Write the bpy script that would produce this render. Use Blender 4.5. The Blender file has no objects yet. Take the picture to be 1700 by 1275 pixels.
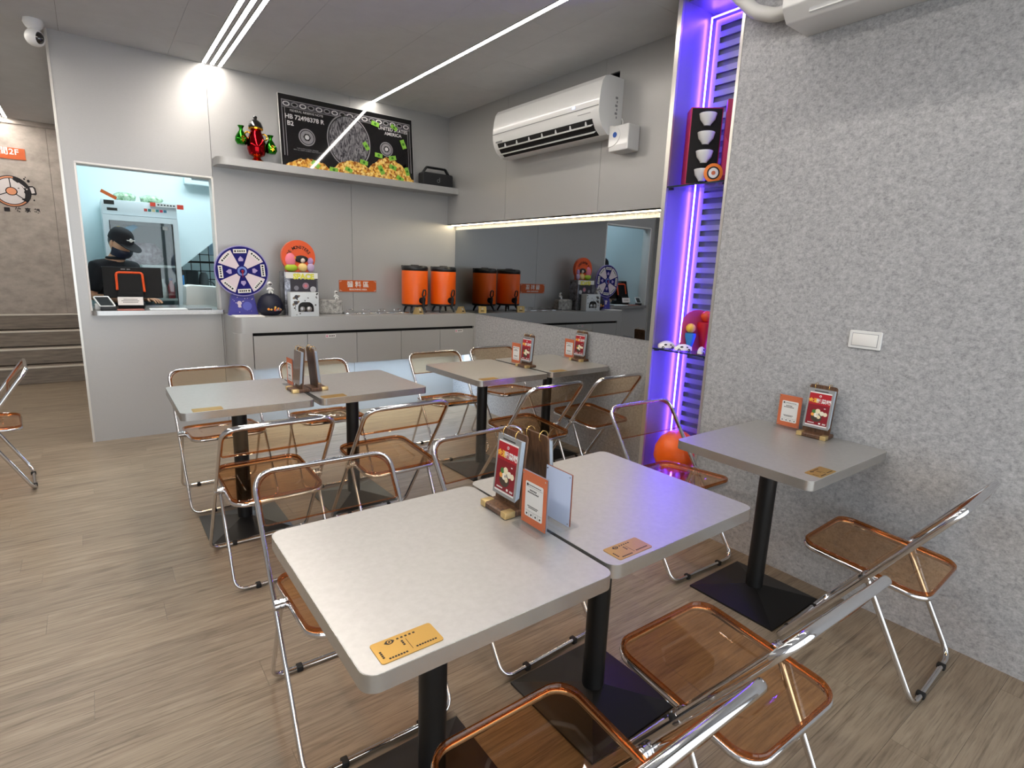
import bpy, bmesh, math, random
from math import sin, cos, pi, radians, sqrt, atan2
from mathutils import Vector, Matrix

random.seed(7)
SC = bpy.context.scene
COL = SC.collection

# ------------------------------------------------------------------ camera
F_PX, YAW, PIT, ROL, CAM_H = 916.7787, 0.650261, 0.203412, -0.039081, 1.46
fwd = Vector((sin(YAW) * cos(PIT), cos(YAW) * cos(PIT), -sin(PIT)))
rt0 = Vector((cos(YAW), -sin(YAW), 0))
dn0 = fwd.cross(rt0)
rt = cos(ROL) * rt0 + sin(ROL) * dn0
dn = -sin(ROL) * rt0 + cos(ROL) * dn0
cam_data = bpy.data.cameras.new('camera')
cam_data.sensor_fit = 'HORIZONTAL'
cam_data.sensor_width = 36.0
cam_data.lens = F_PX / 1700.0 * 36.0
cam_data.clip_start = 0.02
cam = bpy.data.objects.new('camera', cam_data)
COL.objects.link(cam)
up, bk = -dn, -fwd
cam.matrix_world = Matrix(((rt.x, up.x, bk.x, 0), (rt.y, up.y, bk.y, 0), (rt.z, up.z, bk.z, CAM_H), (0, 0, 0, 1)))
SC.camera = cam

# ------------------------------------------------------------------ world, light, exposure
world = bpy.data.worlds.new('daylight')
SC.world = world
world.use_nodes = True
wn = world.node_tree.nodes['Background']
wn.inputs[0].default_value = (0.87, 0.94, 1.0, 1)
wn.inputs[1].default_value = 3.1
SC.view_settings.view_transform = 'Standard'
SC.view_settings.look = 'None'
SC.view_settings.exposure = -0.15
SC.view_settings.gamma = 1.0
SC.view_settings.use_curve_mapping = False
SC.cycles.transparent_max_bounces = 32
SC.cycles.max_bounces = 8
SC.cycles.diffuse_bounces = 6
SC.cycles.glossy_bounces = 4
SC.cycles.caustics_reflective = False
SC.cycles.caustics_refractive = False
SC.cycles.sample_clamp_indirect = 4.0
LED_STRENGTH = 46.0
COVE_STRENGTH = 40.0
VIOLET_STRENGTH = 90.0
KITCHEN_STRENGTH = 15.0
UNDER_STRENGTH = 150.0

# measured planes of the room (metres, camera above the origin)
YB, XU, XM, XR, ZC = 5.304, 3.089, 3.191, 2.702, 2.959   # back wall, upper right wall, mirror wall, felt wall, ceiling
YC = 4.87                                                # counter front
P1, P2 = 2.155, 1.778                                    # niche sides
TT = 0.755                                               # table top height

# ------------------------------------------------------------------ helpers
def S(r, g, b):
    def f(c):
        c /= 255.0
        return c / 12.92 if c <= 0.04045 else ((c + 0.055) / 1.055) ** 2.4
    return (f(r), f(g), f(b), 1.0)

MATS = {}
def mat(name, color, rough=0.5, metal=0.0, emit=None, es=0.0, coat=0.0, spec=0.5, alpha=None, trans=0.0, ior=1.45):
    if name in MATS:
        return MATS[name]
    m = bpy.data.materials.new(name)
    m.use_nodes = True
    b = m.node_tree.nodes['Principled BSDF']
    b.inputs['Base Color'].default_value = color
    b.inputs['Roughness'].default_value = rough
    b.inputs['Metallic'].default_value = metal
    b.inputs['Coat Weight'].default_value = coat
    b.inputs['Coat Roughness'].default_value = 0.04
    b.inputs['Specular IOR Level'].default_value = spec
    b.inputs['Transmission Weight'].default_value = trans
    b.inputs['IOR'].default_value = ior
    if emit:
        b.inputs['Emission Color'].default_value = emit
        b.inputs['Emission Strength'].default_value = es
    MATS[name] = m
    return m

def nodes(m):
    nt = m.node_tree
    return nt, nt.nodes, nt.links, nt.nodes['Principled BSDF']

def add_noise(m, c1, c2, scale=(1, 1, 1), nscale=10, detail=6, rough=0.6, lo=0.35, hi=0.65, bump=0.0, bdist=0.002, rand=False, distort=0.0, rvar=None, c3=None):
    nt, N, L, b = nodes(m)
    tc = N.new('ShaderNodeTexCoord')
    mp = N.new('ShaderNodeMapping')
    mp.inputs['Scale'].default_value = scale
    L.new(tc.outputs['Object'], mp.inputs['Vector'])
    if rand:
        oi = N.new('ShaderNodeObjectInfo')
        mu = N.new('ShaderNodeVectorMath'); mu.operation = 'SCALE'
        mu.inputs[0].default_value = (37.0, 91.0, 53.0)
        L.new(oi.outputs['Random'], mu.inputs['Scale'])
        L.new(mu.outputs[0], mp.inputs['Location'])
    nz = N.new('ShaderNodeTexNoise')
    nz.inputs['Scale'].default_value = nscale
    nz.inputs['Detail'].default_value = detail
    nz.inputs['Roughness'].default_value = rough
    nz.inputs['Distortion'].default_value = distort
    L.new(mp.outputs[0], nz.inputs['Vector'])
    rp = N.new('ShaderNodeValToRGB')
    rp.color_ramp.elements[0].position = lo
    rp.color_ramp.elements[0].color = c1
    rp.color_ramp.elements[1].position = hi
    rp.color_ramp.elements[1].color = c2
    if c3:
        e = rp.color_ramp.elements.new((lo + hi) / 2)
        e.color = c3
    L.new(nz.outputs['Fac'], rp.inputs['Fac'])
    L.new(rp.outputs[0], b.inputs['Base Color'])
    if bump:
        bp = N.new('ShaderNodeBump')
        bp.inputs['Strength'].default_value = bump
        bp.inputs['Distance'].default_value = bdist
        L.new(nz.outputs['Fac'], bp.inputs['Height'])
        L.new(bp.outputs[0], b.inputs['Normal'])
    if rvar:
        mr = N.new('ShaderNodeMapRange')
        mr.inputs['To Min'].default_value = rvar[0]
        mr.inputs['To Max'].default_value = rvar[1]
        L.new(nz.outputs['Fac'], mr.inputs['Value'])
        L.new(mr.outputs[0], b.inputs['Roughness'])
    return m

def see_through(name, tint, gloss=(1, 1, 1, 1), fac=0.06, rough=0.02, body=None, bodyfac=0.0):
    """clear tinted plastic or glass: transparent tint under a fresnel gloss"""
    m = bpy.data.materials.new(name)
    m.use_nodes = True
    nt = m.node_tree
    N, L = nt.nodes, nt.links
    N.remove(N['Principled BSDF'])
    out = N['Material Output']
    tr = N.new('ShaderNodeBsdfTransparent'); tr.inputs[0].default_value = tint
    gl = N.new('ShaderNodeBsdfGlossy'); gl.inputs['Color'].default_value = gloss; gl.inputs['Roughness'].default_value = rough
    lw = N.new('ShaderNodeLayerWeight')
    pw = N.new('ShaderNodeMath'); pw.operation = 'POWER'; pw.inputs[1].default_value = 5.0
    L.new(lw.outputs['Facing'], pw.inputs[0])
    fr = N.new('ShaderNodeMath'); fr.operation = 'MULTIPLY_ADD'; fr.inputs[1].default_value = 0.9; fr.inputs[2].default_value = 0.04
    L.new(pw.outputs[0], fr.inputs[0])
    mx = N.new('ShaderNodeMixShader')
    src = tr.outputs[0]
    if body:
        df = N.new('ShaderNodeBsdfDiffuse'); df.inputs[0].default_value = body
        m0 = N.new('ShaderNodeMixShader'); m0.inputs[0].default_value = bodyfac
        L.new(tr.outputs[0], m0.inputs[1]); L.new(df.outputs[0], m0.inputs[2])
        src = m0.outputs[0]
    L.new(fr.outputs[0], mx.inputs[0]); L.new(src, mx.inputs[1]); L.new(gl.outputs[0], mx.inputs[2])
    L.new(mx.outputs[0], out.inputs['Surface'])
    MATS[name] = m
    return m

def fillet(pts, r, n=5, closed=False):
    """round the corners of a path (r number or list)"""
    P = [Vector(p) for p in pts]
    out = []
    N_ = len(P)
    for i, p in enumerate(P):
        ri = r[i] if isinstance(r, (list, tuple)) else r
        if (not closed and i in (0, N_ - 1)) or ri <= 0:
            out.append(p); continue
        a, b = P[(i - 1) % N_], P[(i + 1) % N_]
        da, db = (a - p), (b - p)
        ang = da.angle(db)
        t = min(ri / max(math.tan(ang / 2), 1e-3), da.length * 0.49, db.length * 0.49)
        p1, p2 = p + da.normalized() * t, p + db.normalized() * t
        for k in range(n + 1):
            s = k / n
            q1 = p1.lerp(p, s); q2 = p.lerp(p2, s)
            # blend of bezier and chord approximates the arc
            q = q1.lerp(q2, s)
            out.append(q)
    return out

class MB:
    def __init__(self):
        self.v = []; self.f = []; self.M = Matrix()
    def add(self, vs, fs):
        o = len(self.v)
        self.v += [self.M @ Vector(p) for p in vs]
        self.f += [tuple(i + o for i in f) for f in fs]
        return self
    def box(self, x0, x1, y0, y1, z0, z1):
        return self.add([(x0, y0, z0), (x1, y0, z0), (x1, y1, z0), (x0, y1, z0), (x0, y0, z1), (x1, y0, z1), (x1, y1, z1), (x0, y1, z1)],
                        [(0, 3, 2, 1), (4, 5, 6, 7), (0, 1, 5, 4), (1, 2, 6, 5), (2, 3, 7, 6), (3, 0, 4, 7)])
    def loft(self, loops, cap0=True, cap1=True, closed=True):
        n = len(loops[0]); vs = [p for l in loops for p in l]; fs = []
        for k in range(len(loops) - 1):
            for i in range(n if closed else n - 1):
                j = (i + 1) % n
                fs.append((k * n + i, k * n + j, (k + 1) * n + j, (k + 1) * n + i))
        if cap0: fs.append(tuple(reversed(range(n))))
        if cap1: fs.append(tuple(range((len(loops) - 1) * n, len(loops) * n)))
        return self.add(vs, fs)
    def prism(self, poly, h0, h1, axis='z', ch=0.0):
        """extrude a 2-D polygon; ch chamfers both rims"""
        def P(u, v, h):
            return {'z': (u, v, h), 'y': (u, h, v), 'x': (h, u, v)}[axis]
        if ch:
            ins = inset(poly, ch)
            L = [[P(u, v, h0) for u, v in ins], [P(u, v, h0 + ch) for u, v in poly], [P(u, v, h1 - ch) for u, v in poly], [P(u, v, h1) for u, v in ins]]
        else:
            L = [[P(u, v, h0) for u, v in poly], [P(u, v, h1) for u, v in poly]]
        return self.loft(L)
    def tube(self, path, r, n=8, closed=False, r2=None, nrm=None, cap=True):
        P = [Vector(p) for p in path]
        m = len(P); loops = []
        prev = None
        for i in range(m):
            a = P[(i - 1) % m] if (closed or i > 0) else P[i]
            b = P[(i + 1) % m] if (closed or i < m - 1) else P[i]
            t = (b - a).normalized()
            if nrm is not None:
                w = Vector(nrm); w = (w - t * w.dot(t)).normalized()
            elif prev is None:
                w = Vector((0, 0, 1)) if abs(t.z) < 0.9 else Vector((1, 0, 0))
                w = (w - t * w.dot(t)).normalized()
            else:
                w = (prev - t * prev.dot(t)).normalized()
            prev = w
            u = t.cross(w)
            ra = r[i] if isinstance(r, (list, tuple)) else r
            rb = r2 if r2 else ra
            loops.append([P[i] + u * (ra * cos(2 * pi * k / n)) + w * (rb * sin(2 * pi * k / n)) for k in range(n)])
        if closed:
            loops.append(loops[0])
            return self.loft(loops, False, False)
        return self.loft(loops, cap, cap)
    def lathe(self, prof, n=24, c=(0, 0, 0)):
        loops = []
        for r, z in prof:
            r = max(r, 0.0004)
            loops.append([(c[0] + r * cos(2 * pi * k / n), c[1] + r * sin(2 * pi * k / n), c[2] + z) for k in range(n)])
        return self.loft(loops)
    def ball(self, c, r, n=14, m=9, sc=(1, 1, 1)):
        loops = []
        for i in range(m + 1):
            a = -pi / 2 + pi * i / m
            rr = max(cos(a), 0.01)
            loops.append([(c[0] + sc[0] * r * rr * cos(2 * pi * k / n), c[1] + sc[1] * r * rr * sin(2 * pi * k / n), c[2] + sc[2] * r * sin(a)) for k in range(n)])
        return self.loft(loops)
    def torus(self, c, R, r, axis='y', n=20, k=8):
        pts = []
        for i in range(n):
            a = 2 * pi * i / n
            u, v = R * cos(a), R * sin(a)
            pts.append({'y': (c[0] + u, c[1], c[2] + v), 'x': (c[0], c[1] + u, c[2] + v), 'z': (c[0] + u, c[1] + v, c[2])}[axis])
        nr = {'y': (0, 1, 0), 'x': (1, 0, 0), 'z': (0, 0, 1)}[axis]
        return self.tube(pts, r, k, True, nrm=nr)
    def mesh(self, name, smooth=False, bevel=0.0, ang=40):
        me = bpy.data.meshes.new(name)
        me.from_pydata([tuple(p) for p in self.v], [], self.f)
        bm = bmesh.new(); bm.from_mesh(me)
        bmesh.ops.recalc_face_normals(bm, faces=bm.faces)
        if bevel:
            es = [e for e in bm.edges if len(e.link_faces) == 2 and e.calc_face_angle(0) > 0.6]
            bmesh.ops.bevel(bm, geom=es, offset=bevel, segments=2, affect='EDGES', profile=0.5, clamp_overlap=True)
        bm.to_mesh(me); bm.free()
        if smooth or bevel:
            me.shade_smooth()
            me.set_sharp_from_angle(angle=radians(ang))
        return me
    def build(self, name, m, parent=None, smooth=False, bevel=0.0, ang=40):
        me = self.mesh(name, smooth, bevel, ang)
        me.materials.append(m)
        o = link(name, me, parent)
        if name == 'print' and (len(self.f) > 40 or (len(self.f) > 7 and len(self.f) % 6 == 0)): o['kind'] = 'stuff'
        return o

def link(name, data, parent=None, loc=None, rz=None):
    o = bpy.data.objects.new(name, data)
    COL.objects.link(o)
    if parent: o.parent = parent
    if loc: o.location = loc
    if rz is not None: o.rotation_euler = (0, 0, rz)
    return o

def inset(poly, d):
    n = len(poly); out = []
    cx = sum(p[0] for p in poly) / n; cy = sum(p[1] for p in poly) / n
    for i in range(n):
        p0, p, p1 = Vector(poly[i - 1]), Vector(poly[i]), Vector(poly[(i + 1) % n])
        a, b = (p - p0), (p1 - p)
        if a.length < 1e-9 or b.length < 1e-9:
            out.append(tuple(p)); continue
        a.normalize(); b.normalize()
        na, nb = Vector((-a.y, a.x)), Vector((-b.y, b.x))
        nn = (na + nb); 
        if nn.length < 1e-6: nn = na
        nn.normalize()
        k = d / max(nn.dot(na), 0.3)
        q = p + nn * k
        if (q - Vector((cx, cy))).length > (p - Vector((cx, cy))).length: q = p - nn * k
        out.append((q.x, q.y))
    return out

def rrect(x0, x1, y0, y1, r, n=5):
    """rounded rectangle outline, r number or 4 corner radii (x0y0, x1y0, x1y1, x0y1)"""
    R = r if isinstance(r, (list, tuple)) else [r] * 4
    out = []
    for (cx, cy, sx, sy, a0), rr in zip(((x0, y0, 1, 1, pi), (x1, y0, -1, 1, 1.5 * pi), (x1, y1, -1, -1, 0), (x0, y1, 1, -1, .5 * pi)), R):
        if rr <= 0:
            out.append((cx, cy)); continue
        for k in range(n + 1):
            a = a0 + (pi / 2) * k / n
            out.append((cx + sx * rr + rr * cos(a), cy + sy * rr + rr * sin(a)))
    return out

def disc(c, r, n=24, ry=None):
    return [(c[0] + r * cos(2 * pi * k / n), c[1] + (ry or r) * sin(2 * pi * k / n)) for k in range(n)]

def tag(o, label, cat, group=None):
    o['label'] = label; o['category'] = cat
    if group: o['group'] = group
    return o

def thing(name, label, cat, loc=(0, 0, 0), rz=0.0, group=None):
    o = link(name, None, None, loc, rz)
    o.empty_display_size = 0.05
    return tag(o, label, cat, group)

def struct(o, label=None, cat=None):
    o['kind'] = 'structure'
    if label: o['label'] = label
    if cat: o['category'] = cat
    return o

def copy_tree(o, parent=None):
    c = o.copy(); COL.objects.link(c)
    if parent: c.parent = parent
    for ch in list(o.children): copy_tree(ch, c)
    return c

def place(o, loc, rz=None):
    o.location = loc
    if rz is not None: o.rotation_euler = (0, 0, rz)

_fonts = {}
def text_mesh(body, size, bold=0.0, depth=0.0004, align='CENTER', space=1.0):
    c = bpy.data.curves.new('lettering', 'FONT')
    c.body = body; c.size = size; c.align_x = align; c.align_y = 'CENTER'
    c.extrude = depth; c.offset = bold; c.space_character = space; c.resolution_u = 3
    o = bpy.data.objects.new('lettering', c)
    COL.objects.link(o)
    bpy.context.view_layer.update()
    me = bpy.data.meshes.new_from_object(o.evaluated_get(bpy.context.evaluated_depsgraph_get()))
    bpy.data.objects.remove(o); bpy.data.curves.remove(c)
    return me

def text(body, size, m, parent, pos, face='-y', bold=0.0, align='CENTER', space=1.0, rot=0.0, name='lettering', sx=1.0, tilt=0.0, pre=None):
    me = text_mesh(body, size, bold, align=align, space=space)
    me.materials.clear(); me.materials.append(m)
    o = link(name, me, parent)
    R = {'-y': Matrix(((1, 0, 0), (0, 0, -1), (0, 1, 0))), '-x': Matrix(((0, 0, -1), (-1, 0, 0), (0, 1, 0))),
         '+x': Matrix(((0, 0, 1), (1, 0, 0), (0, 1, 0))), '+y': Matrix(((-1, 0, 0), (0, 0, 1), (0, 1, 0))),
         '+z': Matrix(((1, 0, 0), (0, 1, 0), (0, 0, 1)))}[face]
    T = Matrix.Translation(Vector(pos)) @ Matrix.Rotation(tilt, 4, 'X') @ R.to_4x4() @ Matrix.Rotation(rot, 4, 'Z') @ Matrix.Diagonal((sx, 1, 1, 1))
    o.matrix_local = (pre @ T) if pre else T
    return o

def skin_obj(name, V, E, m, parent=None, root=0, sub=2):
    """skinned figure: V = {key: (x, y, z, rx, ry)}"""
    keys = list(V)
    me = bpy.data.meshes.new(name)
    me.from_pydata([V[k][:3] for k in keys], [(keys.index(a), keys.index(b)) for a, b in E], [])
    o = bpy.data.objects.new(name, me); COL.objects.link(o)
    o.modifiers.new('skin', 'SKIN')
    o.modifiers.new('sub', 'SUBSURF').levels = sub
    if not me.skin_vertices:
        bm = bmesh.new(); bm.from_mesh(me); bm.verts.layers.skin.verify(); bm.to_mesh(me); bm.free()
    for i, k in enumerate(keys):
        sv = me.skin_vertices[0].data[i]
        r = V[k]
        sv.radius = (r[3], r[4] if len(r) > 4 else r[3])
        sv.use_root = (i == root)
    bpy.context.view_layer.update()
    me2 = bpy.data.meshes.new_from_object(o.evaluated_get(bpy.context.evaluated_depsgraph_get()))
    bpy.data.objects.remove(o)
    me2.materials.clear(); me2.materials.append(m); me2.shade_smooth()
    return link(name, me2, parent)

# ------------------------------------------------------------------ materials
M_alu = add_noise(mat('brushed_aluminium_panel', S(186, 184, 181), 0.32, 0.3), S(173, 172, 170), S(182, 181, 179), (3, 3, 90), 30, 3, 0.6, 0.3, 0.7, 0.05, 0.0006)
M_table = add_noise(mat('table_aluminium', S(196, 193, 188), 0.4, 0.78), S(190, 188, 185), S(199, 197, 194), (1, 1, 1), 60, 6, 0.6, 0.3, 0.7, 0.02, 0.0004, rvar=(0.36, 0.44))
M_edge = mat('table_edge', S(190, 189, 187), 0.26, 0.85)
M_ceil = add_noise(mat('grey_ceiling', S(150, 147, 142), 0.8), S(208, 210, 212), S(213, 215, 217), (1, 1, 1), 6, 3)
M_ceil_gap = mat('ceiling_joint', S(96, 92, 88), 0.9)
M_felt = add_noise(mat('grey_felt', S(170, 170, 172), 0.95, spec=0.2), S(106, 106, 108), S(206, 206, 207), (1, 1, 1.25), 52, 12, 0.84, 0.28, 0.70, 0.5, 0.003, distort=0.25, c3=S(168, 168, 169))
M_conc = add_noise(mat('grey_concrete_panel', S(140, 132, 124), 0.8), S(158, 149, 141), S(192, 183, 174), (1, 1, 1.6), 7, 8, 0.65, 0.3, 0.7, 0.1, 0.002)
M_gap = mat('dark_joint', S(40, 40, 42), 0.8)
M_dark = mat('dark_cavity', S(22, 20, 19), 0.9)
M_mirror = mat('dark_tinted_mirror', S(142, 147, 153), 0.015, 1.0)
M_trim = mat('pale_metal_trim', S(214, 210, 202), 0.3, 0.8)
M_kwhite = mat('kitchen_white', S(226, 238, 240), 0.6)
M_black = mat('black_powder_coat', S(13, 13, 14), 0.42)
M_bplastic = mat('black_plastic', S(22, 22, 24), 0.35)
M_rubber = mat('black_rubber', S(18, 18, 18), 0.7)
M_chrome = mat('chrome', S(222, 222, 224), 0.08, 1.0)
M_white = mat('white_plastic', S(226, 226, 224), 0.3, coat=0.4)
M_white2 = mat('white_matte', S(232, 230, 226), 0.6)
M_wood = add_noise(mat('walnut', S(96, 66, 46), 0.45), S(62, 42, 30), S(118, 84, 60), (8, 8, 1.2), 14, 5, 0.6, 0.3, 0.7)
M_gold = mat('brushed_gold', S(224, 196, 138), 0.32, 0.8)
M_goldpl = mat('gold_plate', S(198, 158, 86), 0.36, 0.85)
M_brass = mat('brass_ring', S(232, 196, 120), 0.15, 1.0)
M_ink = mat('dark_print', S(38, 32, 28), 0.7)
M_grey = mat('mid_grey', S(140, 140, 142), 0.5)
M_amber = see_through('amber_plastic', (0.95, 0.75, 0.55, 1))
M_amber_rim = see_through('amber_plastic_thick_edge', (0.82, 0.52, 0.28, 1), body=S(150, 84, 36), bodyfac=0.14)
M_amber_thin = see_through('amber_plastic_thin', (0.975, 0.87, 0.73, 1))
M_clear = see_through('clear_acrylic', (0.955, 0.965, 0.97, 1))
M_glass = see_through('clear_glass', (0.9, 0.95, 0.95, 1))
M_orange = mat('orange_paint', S(240, 98, 8), 0.4, coat=0.15)
M_osign = mat('orange_sign', S(196, 88, 26), 0.45)
M_card = mat('terracotta_card', S(206, 112, 74), 0.5)
M_red = mat('menu_red', S(176, 34, 44), 0.45)
M_reddk = mat('menu_dark_red', S(132, 26, 38), 0.45)
M_navy = mat('navy', S(22, 18, 104), 0.55, spec=0.25)
M_navydk = mat('dark_navy', S(16, 19, 40), 0.5)
M_pink = mat('pale_pink_white', S(226, 210, 216), 0.5)
M_skin = mat('skin', S(196, 148, 116), 0.55)
M_cloth = mat('black_cloth', S(24, 24, 28), 0.9)
M_led = mat('led_white', (0, 0, 0, 1), emit=(1.0, 0.925, 0.84, 1), es=LED_STRENGTH)
M_cove = mat('led_warm', (0, 0, 0, 1), emit=(1.0, 0.84, 0.56, 1), es=COVE_STRENGTH)
M_violet = mat('led_violet', (0, 0, 0, 1), emit=(0.11, 0.04, 1.0, 1), es=VIOLET_STRENGTH)
M_under = mat('led_cool_under', (0, 0, 0, 1), emit=(0.62, 0.8, 1.0, 1), es=UNDER_STRENGTH)
M_kled = mat('led_cool', (0, 0, 0, 1), emit=(0.78, 0.95, 1.0, 1), es=KITCHEN_STRENGTH)

# wood-look vinyl plank: long grain, fine streaks, a tone of its own for every plank
M_plank = mat('vinyl_plank', S(160, 140, 118), 0.42)
def plank_material(m):
    nt, N, L, b = nodes(m)
    tc = N.new('ShaderNodeTexCoord'); oi = N.new('ShaderNodeObjectInfo')
    sc = N.new('ShaderNodeVectorMath'); sc.operation = 'SCALE'; sc.inputs[0].default_value = (31, 17, 5)
    L.new(oi.outputs['Random'], sc.inputs['Scale'])
    ad = N.new('ShaderNodeVectorMath'); ad.operation = 'ADD'
    L.new(tc.outputs['Object'], ad.inputs[0]); L.new(sc.outputs[0], ad.inputs[1])
    def noise(scale, ns, det, dist):
        mp = N.new('ShaderNodeMapping'); mp.inputs['Scale'].default_value = scale
        L.new(ad.outputs[0], mp.inputs['Vector'])
        nz = N.new('ShaderNodeTexNoise'); nz.inputs['Scale'].default_value = ns; nz.inputs['Detail'].default_value = det
        nz.inputs['Roughness'].default_value = 0.62; nz.inputs['Distortion'].default_value = dist
        L.new(mp.outputs[0], nz.inputs['Vector'])
        return nz
    n1 = noise((1.1, 12, 1), 2.8, 8, 0.8)
    n2 = noise((2.2, 60, 1), 3.0, 5, 0.3)
    r1 = N.new('ShaderNodeValToRGB')
    e = r1.color_ramp.elements
    e[0].position = 0.25; e[0].color = S(98, 84, 70)
    e[1].position = 0.75; e[1].color = S(160, 146, 127)
    k = e.new(0.40); k.color = S(132, 117, 99)
    k = e.new(0.58); k.color = S(147, 132, 113)
    L.new(n1.outputs['Fac'], r1.inputs['Fac'])
    r2 = N.new('ShaderNodeValToRGB')
    r2.color_ramp.elements[0].position = 0.3; r2.color_ramp.elements[0].color = (0.5, 0.48, 0.46, 1)
    r2.color_ramp.elements[1].position = 0.52; r2.color_ramp.elements[1].color = (1, 1, 1, 1)
    L.new(n2.outputs['Fac'], r2.inputs['Fac'])
    mx = N.new('ShaderNodeMix'); mx.data_type = 'RGBA'; mx.blend_type = 'MULTIPLY'; mx.inputs['Factor'].default_value = 0.8
    L.new(r1.outputs[0], mx.inputs['A']); L.new(r2.outputs[0], mx.inputs['B'])
    hs = N.new('ShaderNodeHueSaturation')
    mr = N.new('ShaderNodeMapRange'); mr.inputs['To Min'].default_value = 0.9; mr.inputs['To Max'].default_value = 1.08
    L.new(oi.outputs['Random'], mr.inputs['Value']); L.new(mr.outputs[0], hs.inputs['Value'])
    L.new(mx.outputs['Result'], hs.inputs['Color'])
    L.new(hs.outputs[0], b.inputs['Base Color'])
    bp = N.new('ShaderNodeBump'); bp.inputs['Strength'].default_value = 0.12; bp.inputs['Distance'].default_value = 0.001
    L.new(n2.outputs['Fac'], bp.inputs['Height']); L.new(bp.outputs[0], b.inputs['Normal'])
plank_material(M_plank)
# ================================================================== the setting
XL, YF = -2.6, -1.1     # left wall, shop front
# floor: sub-floor with single planks laid along x
floor = struct(MB().box(XL, 3.6, YF - 1.5, 9.2, -0.05, -0.004).build('floor', M_gap), 'grey brown wood-look vinyl plank floor', 'floor')
PW, PL = 0.152, 1.22
pm = MB().box(0.0004, PL - 0.0004, 0.0004, PW - 0.0004, -0.006, 0.0).mesh('plank')
pm.materials.append(M_plank)
rows = int((8.06 - 0.0) / PW) + 1
for r in range(rows):
    y = 0.0 + r * PW
    xmin = -1.55 if y > 1.0 else -0.9
    xmax = 2.702 if y < 2.1 else (3.19 if y < 5.25 else -0.1)
    x = xmin - random.random() * PL
    while x < xmax:
        x0 = x
        o = link('plank', pm if x0 + PL <= xmax + 0.4 or True else pm, floor, (x0, y, 0))
        x += PL
# the rest of the floor, past the planks that can be told apart
mb = MB()
mb.box(XL, 3.2, YF - 1.5, -0.001, -0.006, -0.0005).box(XL, -1.56, 0, 8.1, -0.006, -0.0015).box(-0.09, 3.5, 5.35, 9.0, -0.006, -0.0005)
o = mb.build('plank_field', M_plank, floor); o['kind'] = 'stuff'

# ceiling: square panels with open joints
ceiling = struct(MB().box(XL, 3.6, YF, 9.2, ZC + 0.012, ZC + 0.1).build('ceiling', M_ceil_gap), 'flat grey ceiling of square panels', 'ceiling')
CP = 0.643
cm = MB().box(0.0008, CP - 0.0008, 0.0008, CP - 0.0008, 0, 0.0118).mesh('ceiling_panel'); cm.materials.append(M_ceil)
for i in range(-7, 3):
    for j in range(-3, 10):
        x0, y0 = 1.905 + i * CP, 2.98 + j * CP
        if x0 > 3.15 or y0 + CP < 1.2: continue
        if y0 > 5.2 and x0 > -0.1: continue
        link('ceiling_panel', cm, ceiling, (x0, y0, ZC))
o = MB().box(XL, 3.2, YF, 1.69, ZC, ZC + 0.011).build('ceiling_field', M_ceil, ceiling); o['kind'] = 'stuff'
o = MB().box(-0.1, 3.2, 5.552, 9.1, ZC - 0.002, ZC + 0.011).build('kitchen_ceiling', M_kwhite, ceiling); o['kind'] = 'stuff'

# back wall: aluminium panels with thin joints; first one holds the pick-up window
WX0, WX1, WZ0, WZ1 = -0.02, 0.874, 1.005, 2.108
wb = struct(MB().box(0.88, 3.3, YB + 0.02, YB + 0.12, 0, ZC).box(-0.0974, WX0 - 0.004, YB + 0.02, YB + 0.12, 0, ZC)
            .box(WX0 - 0.004, 0.88, YB + 0.02, YB + 0.12, 0, WZ0).box(WX0 - 0.004, 0.88, YB + 0.02, YB + 0.12, WZ1 + 0.004, ZC).build('wall_back', M_gap),
            'brushed aluminium panel wall with a pick-up window', 'wall')
g = 0.0015
mb = MB().box(-0.0974, WX0, YB, YB + 0.021, 0, ZC).box(WX0, 0.874 - g, YB, YB + 0.021, 0, WZ0).box(WX0, 0.874 - g, YB, YB + 0.021, WZ1, ZC)
mb.build('wall_panel', M_alu, wb)
MB().box(0.874 + g, 2.04 - g, YB, YB + 0.021, 0, ZC).build('wall_panel', M_alu, wb)
MB().box(2.04 + g, 3.30, YB, YB + 0.021, 0, ZC).build('wall_panel', M_alu, wb)
# left face of the kitchen box and the bright edge profile
struct(MB().box(-0.0974, -0.088, YB + 0.021, 9.05, 0, ZC).build('wall_corridor', M_alu), 'aluminium clad side of the kitchen box along the corridor', 'wall')
struct(MB().box(-0.103, -0.088, YB - 0.006, YB + 0.012, 0, ZC).build('trim_1', M_trim), 'thin bright corner profile of the aluminium wall', 'trim')
# window reveal: thin white lining
w1 = struct(MB().box(WX0 - 0.004, WX0 + 0.010, YB - 0.004, YB + 0.13, WZ0, WZ1).box(WX1 - 0.012, WX1 + 0.002, YB - 0.004, YB + 0.13, WZ0, WZ1)
            .box(WX0, WX1, YB - 0.004, YB + 0.13, WZ1 - 0.010, WZ1 + 0.004).build('window_1', M_white2, bevel=0.002), 'open pick-up window with white lining into the kitchen', 'window')

# ledge of the pick-up window
poly = fillet([(WX0 + 0.001, YB + 0.55, 0), (WX0 + 0.001, YB - 0.055, 0), (0.885, YB - 0.055, 0), (0.885, YB - 0.001, 0), (WX1 - 0.013, YB - 0.001, 0), (WX1 - 0.013, YB + 0.55, 0)], [0, 0.05, 0.01, 0, 0, 0], 6, True)
poly = [(p.x, p.y) for p in poly]
o = MB().prism(poly, 1.0, 1.034, 'z').build('pickup_ledge', M_edge, smooth=True)
tag(o, 'pale metal ledge slab with a rounded corner in the pick-up window', 'ledge')

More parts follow.
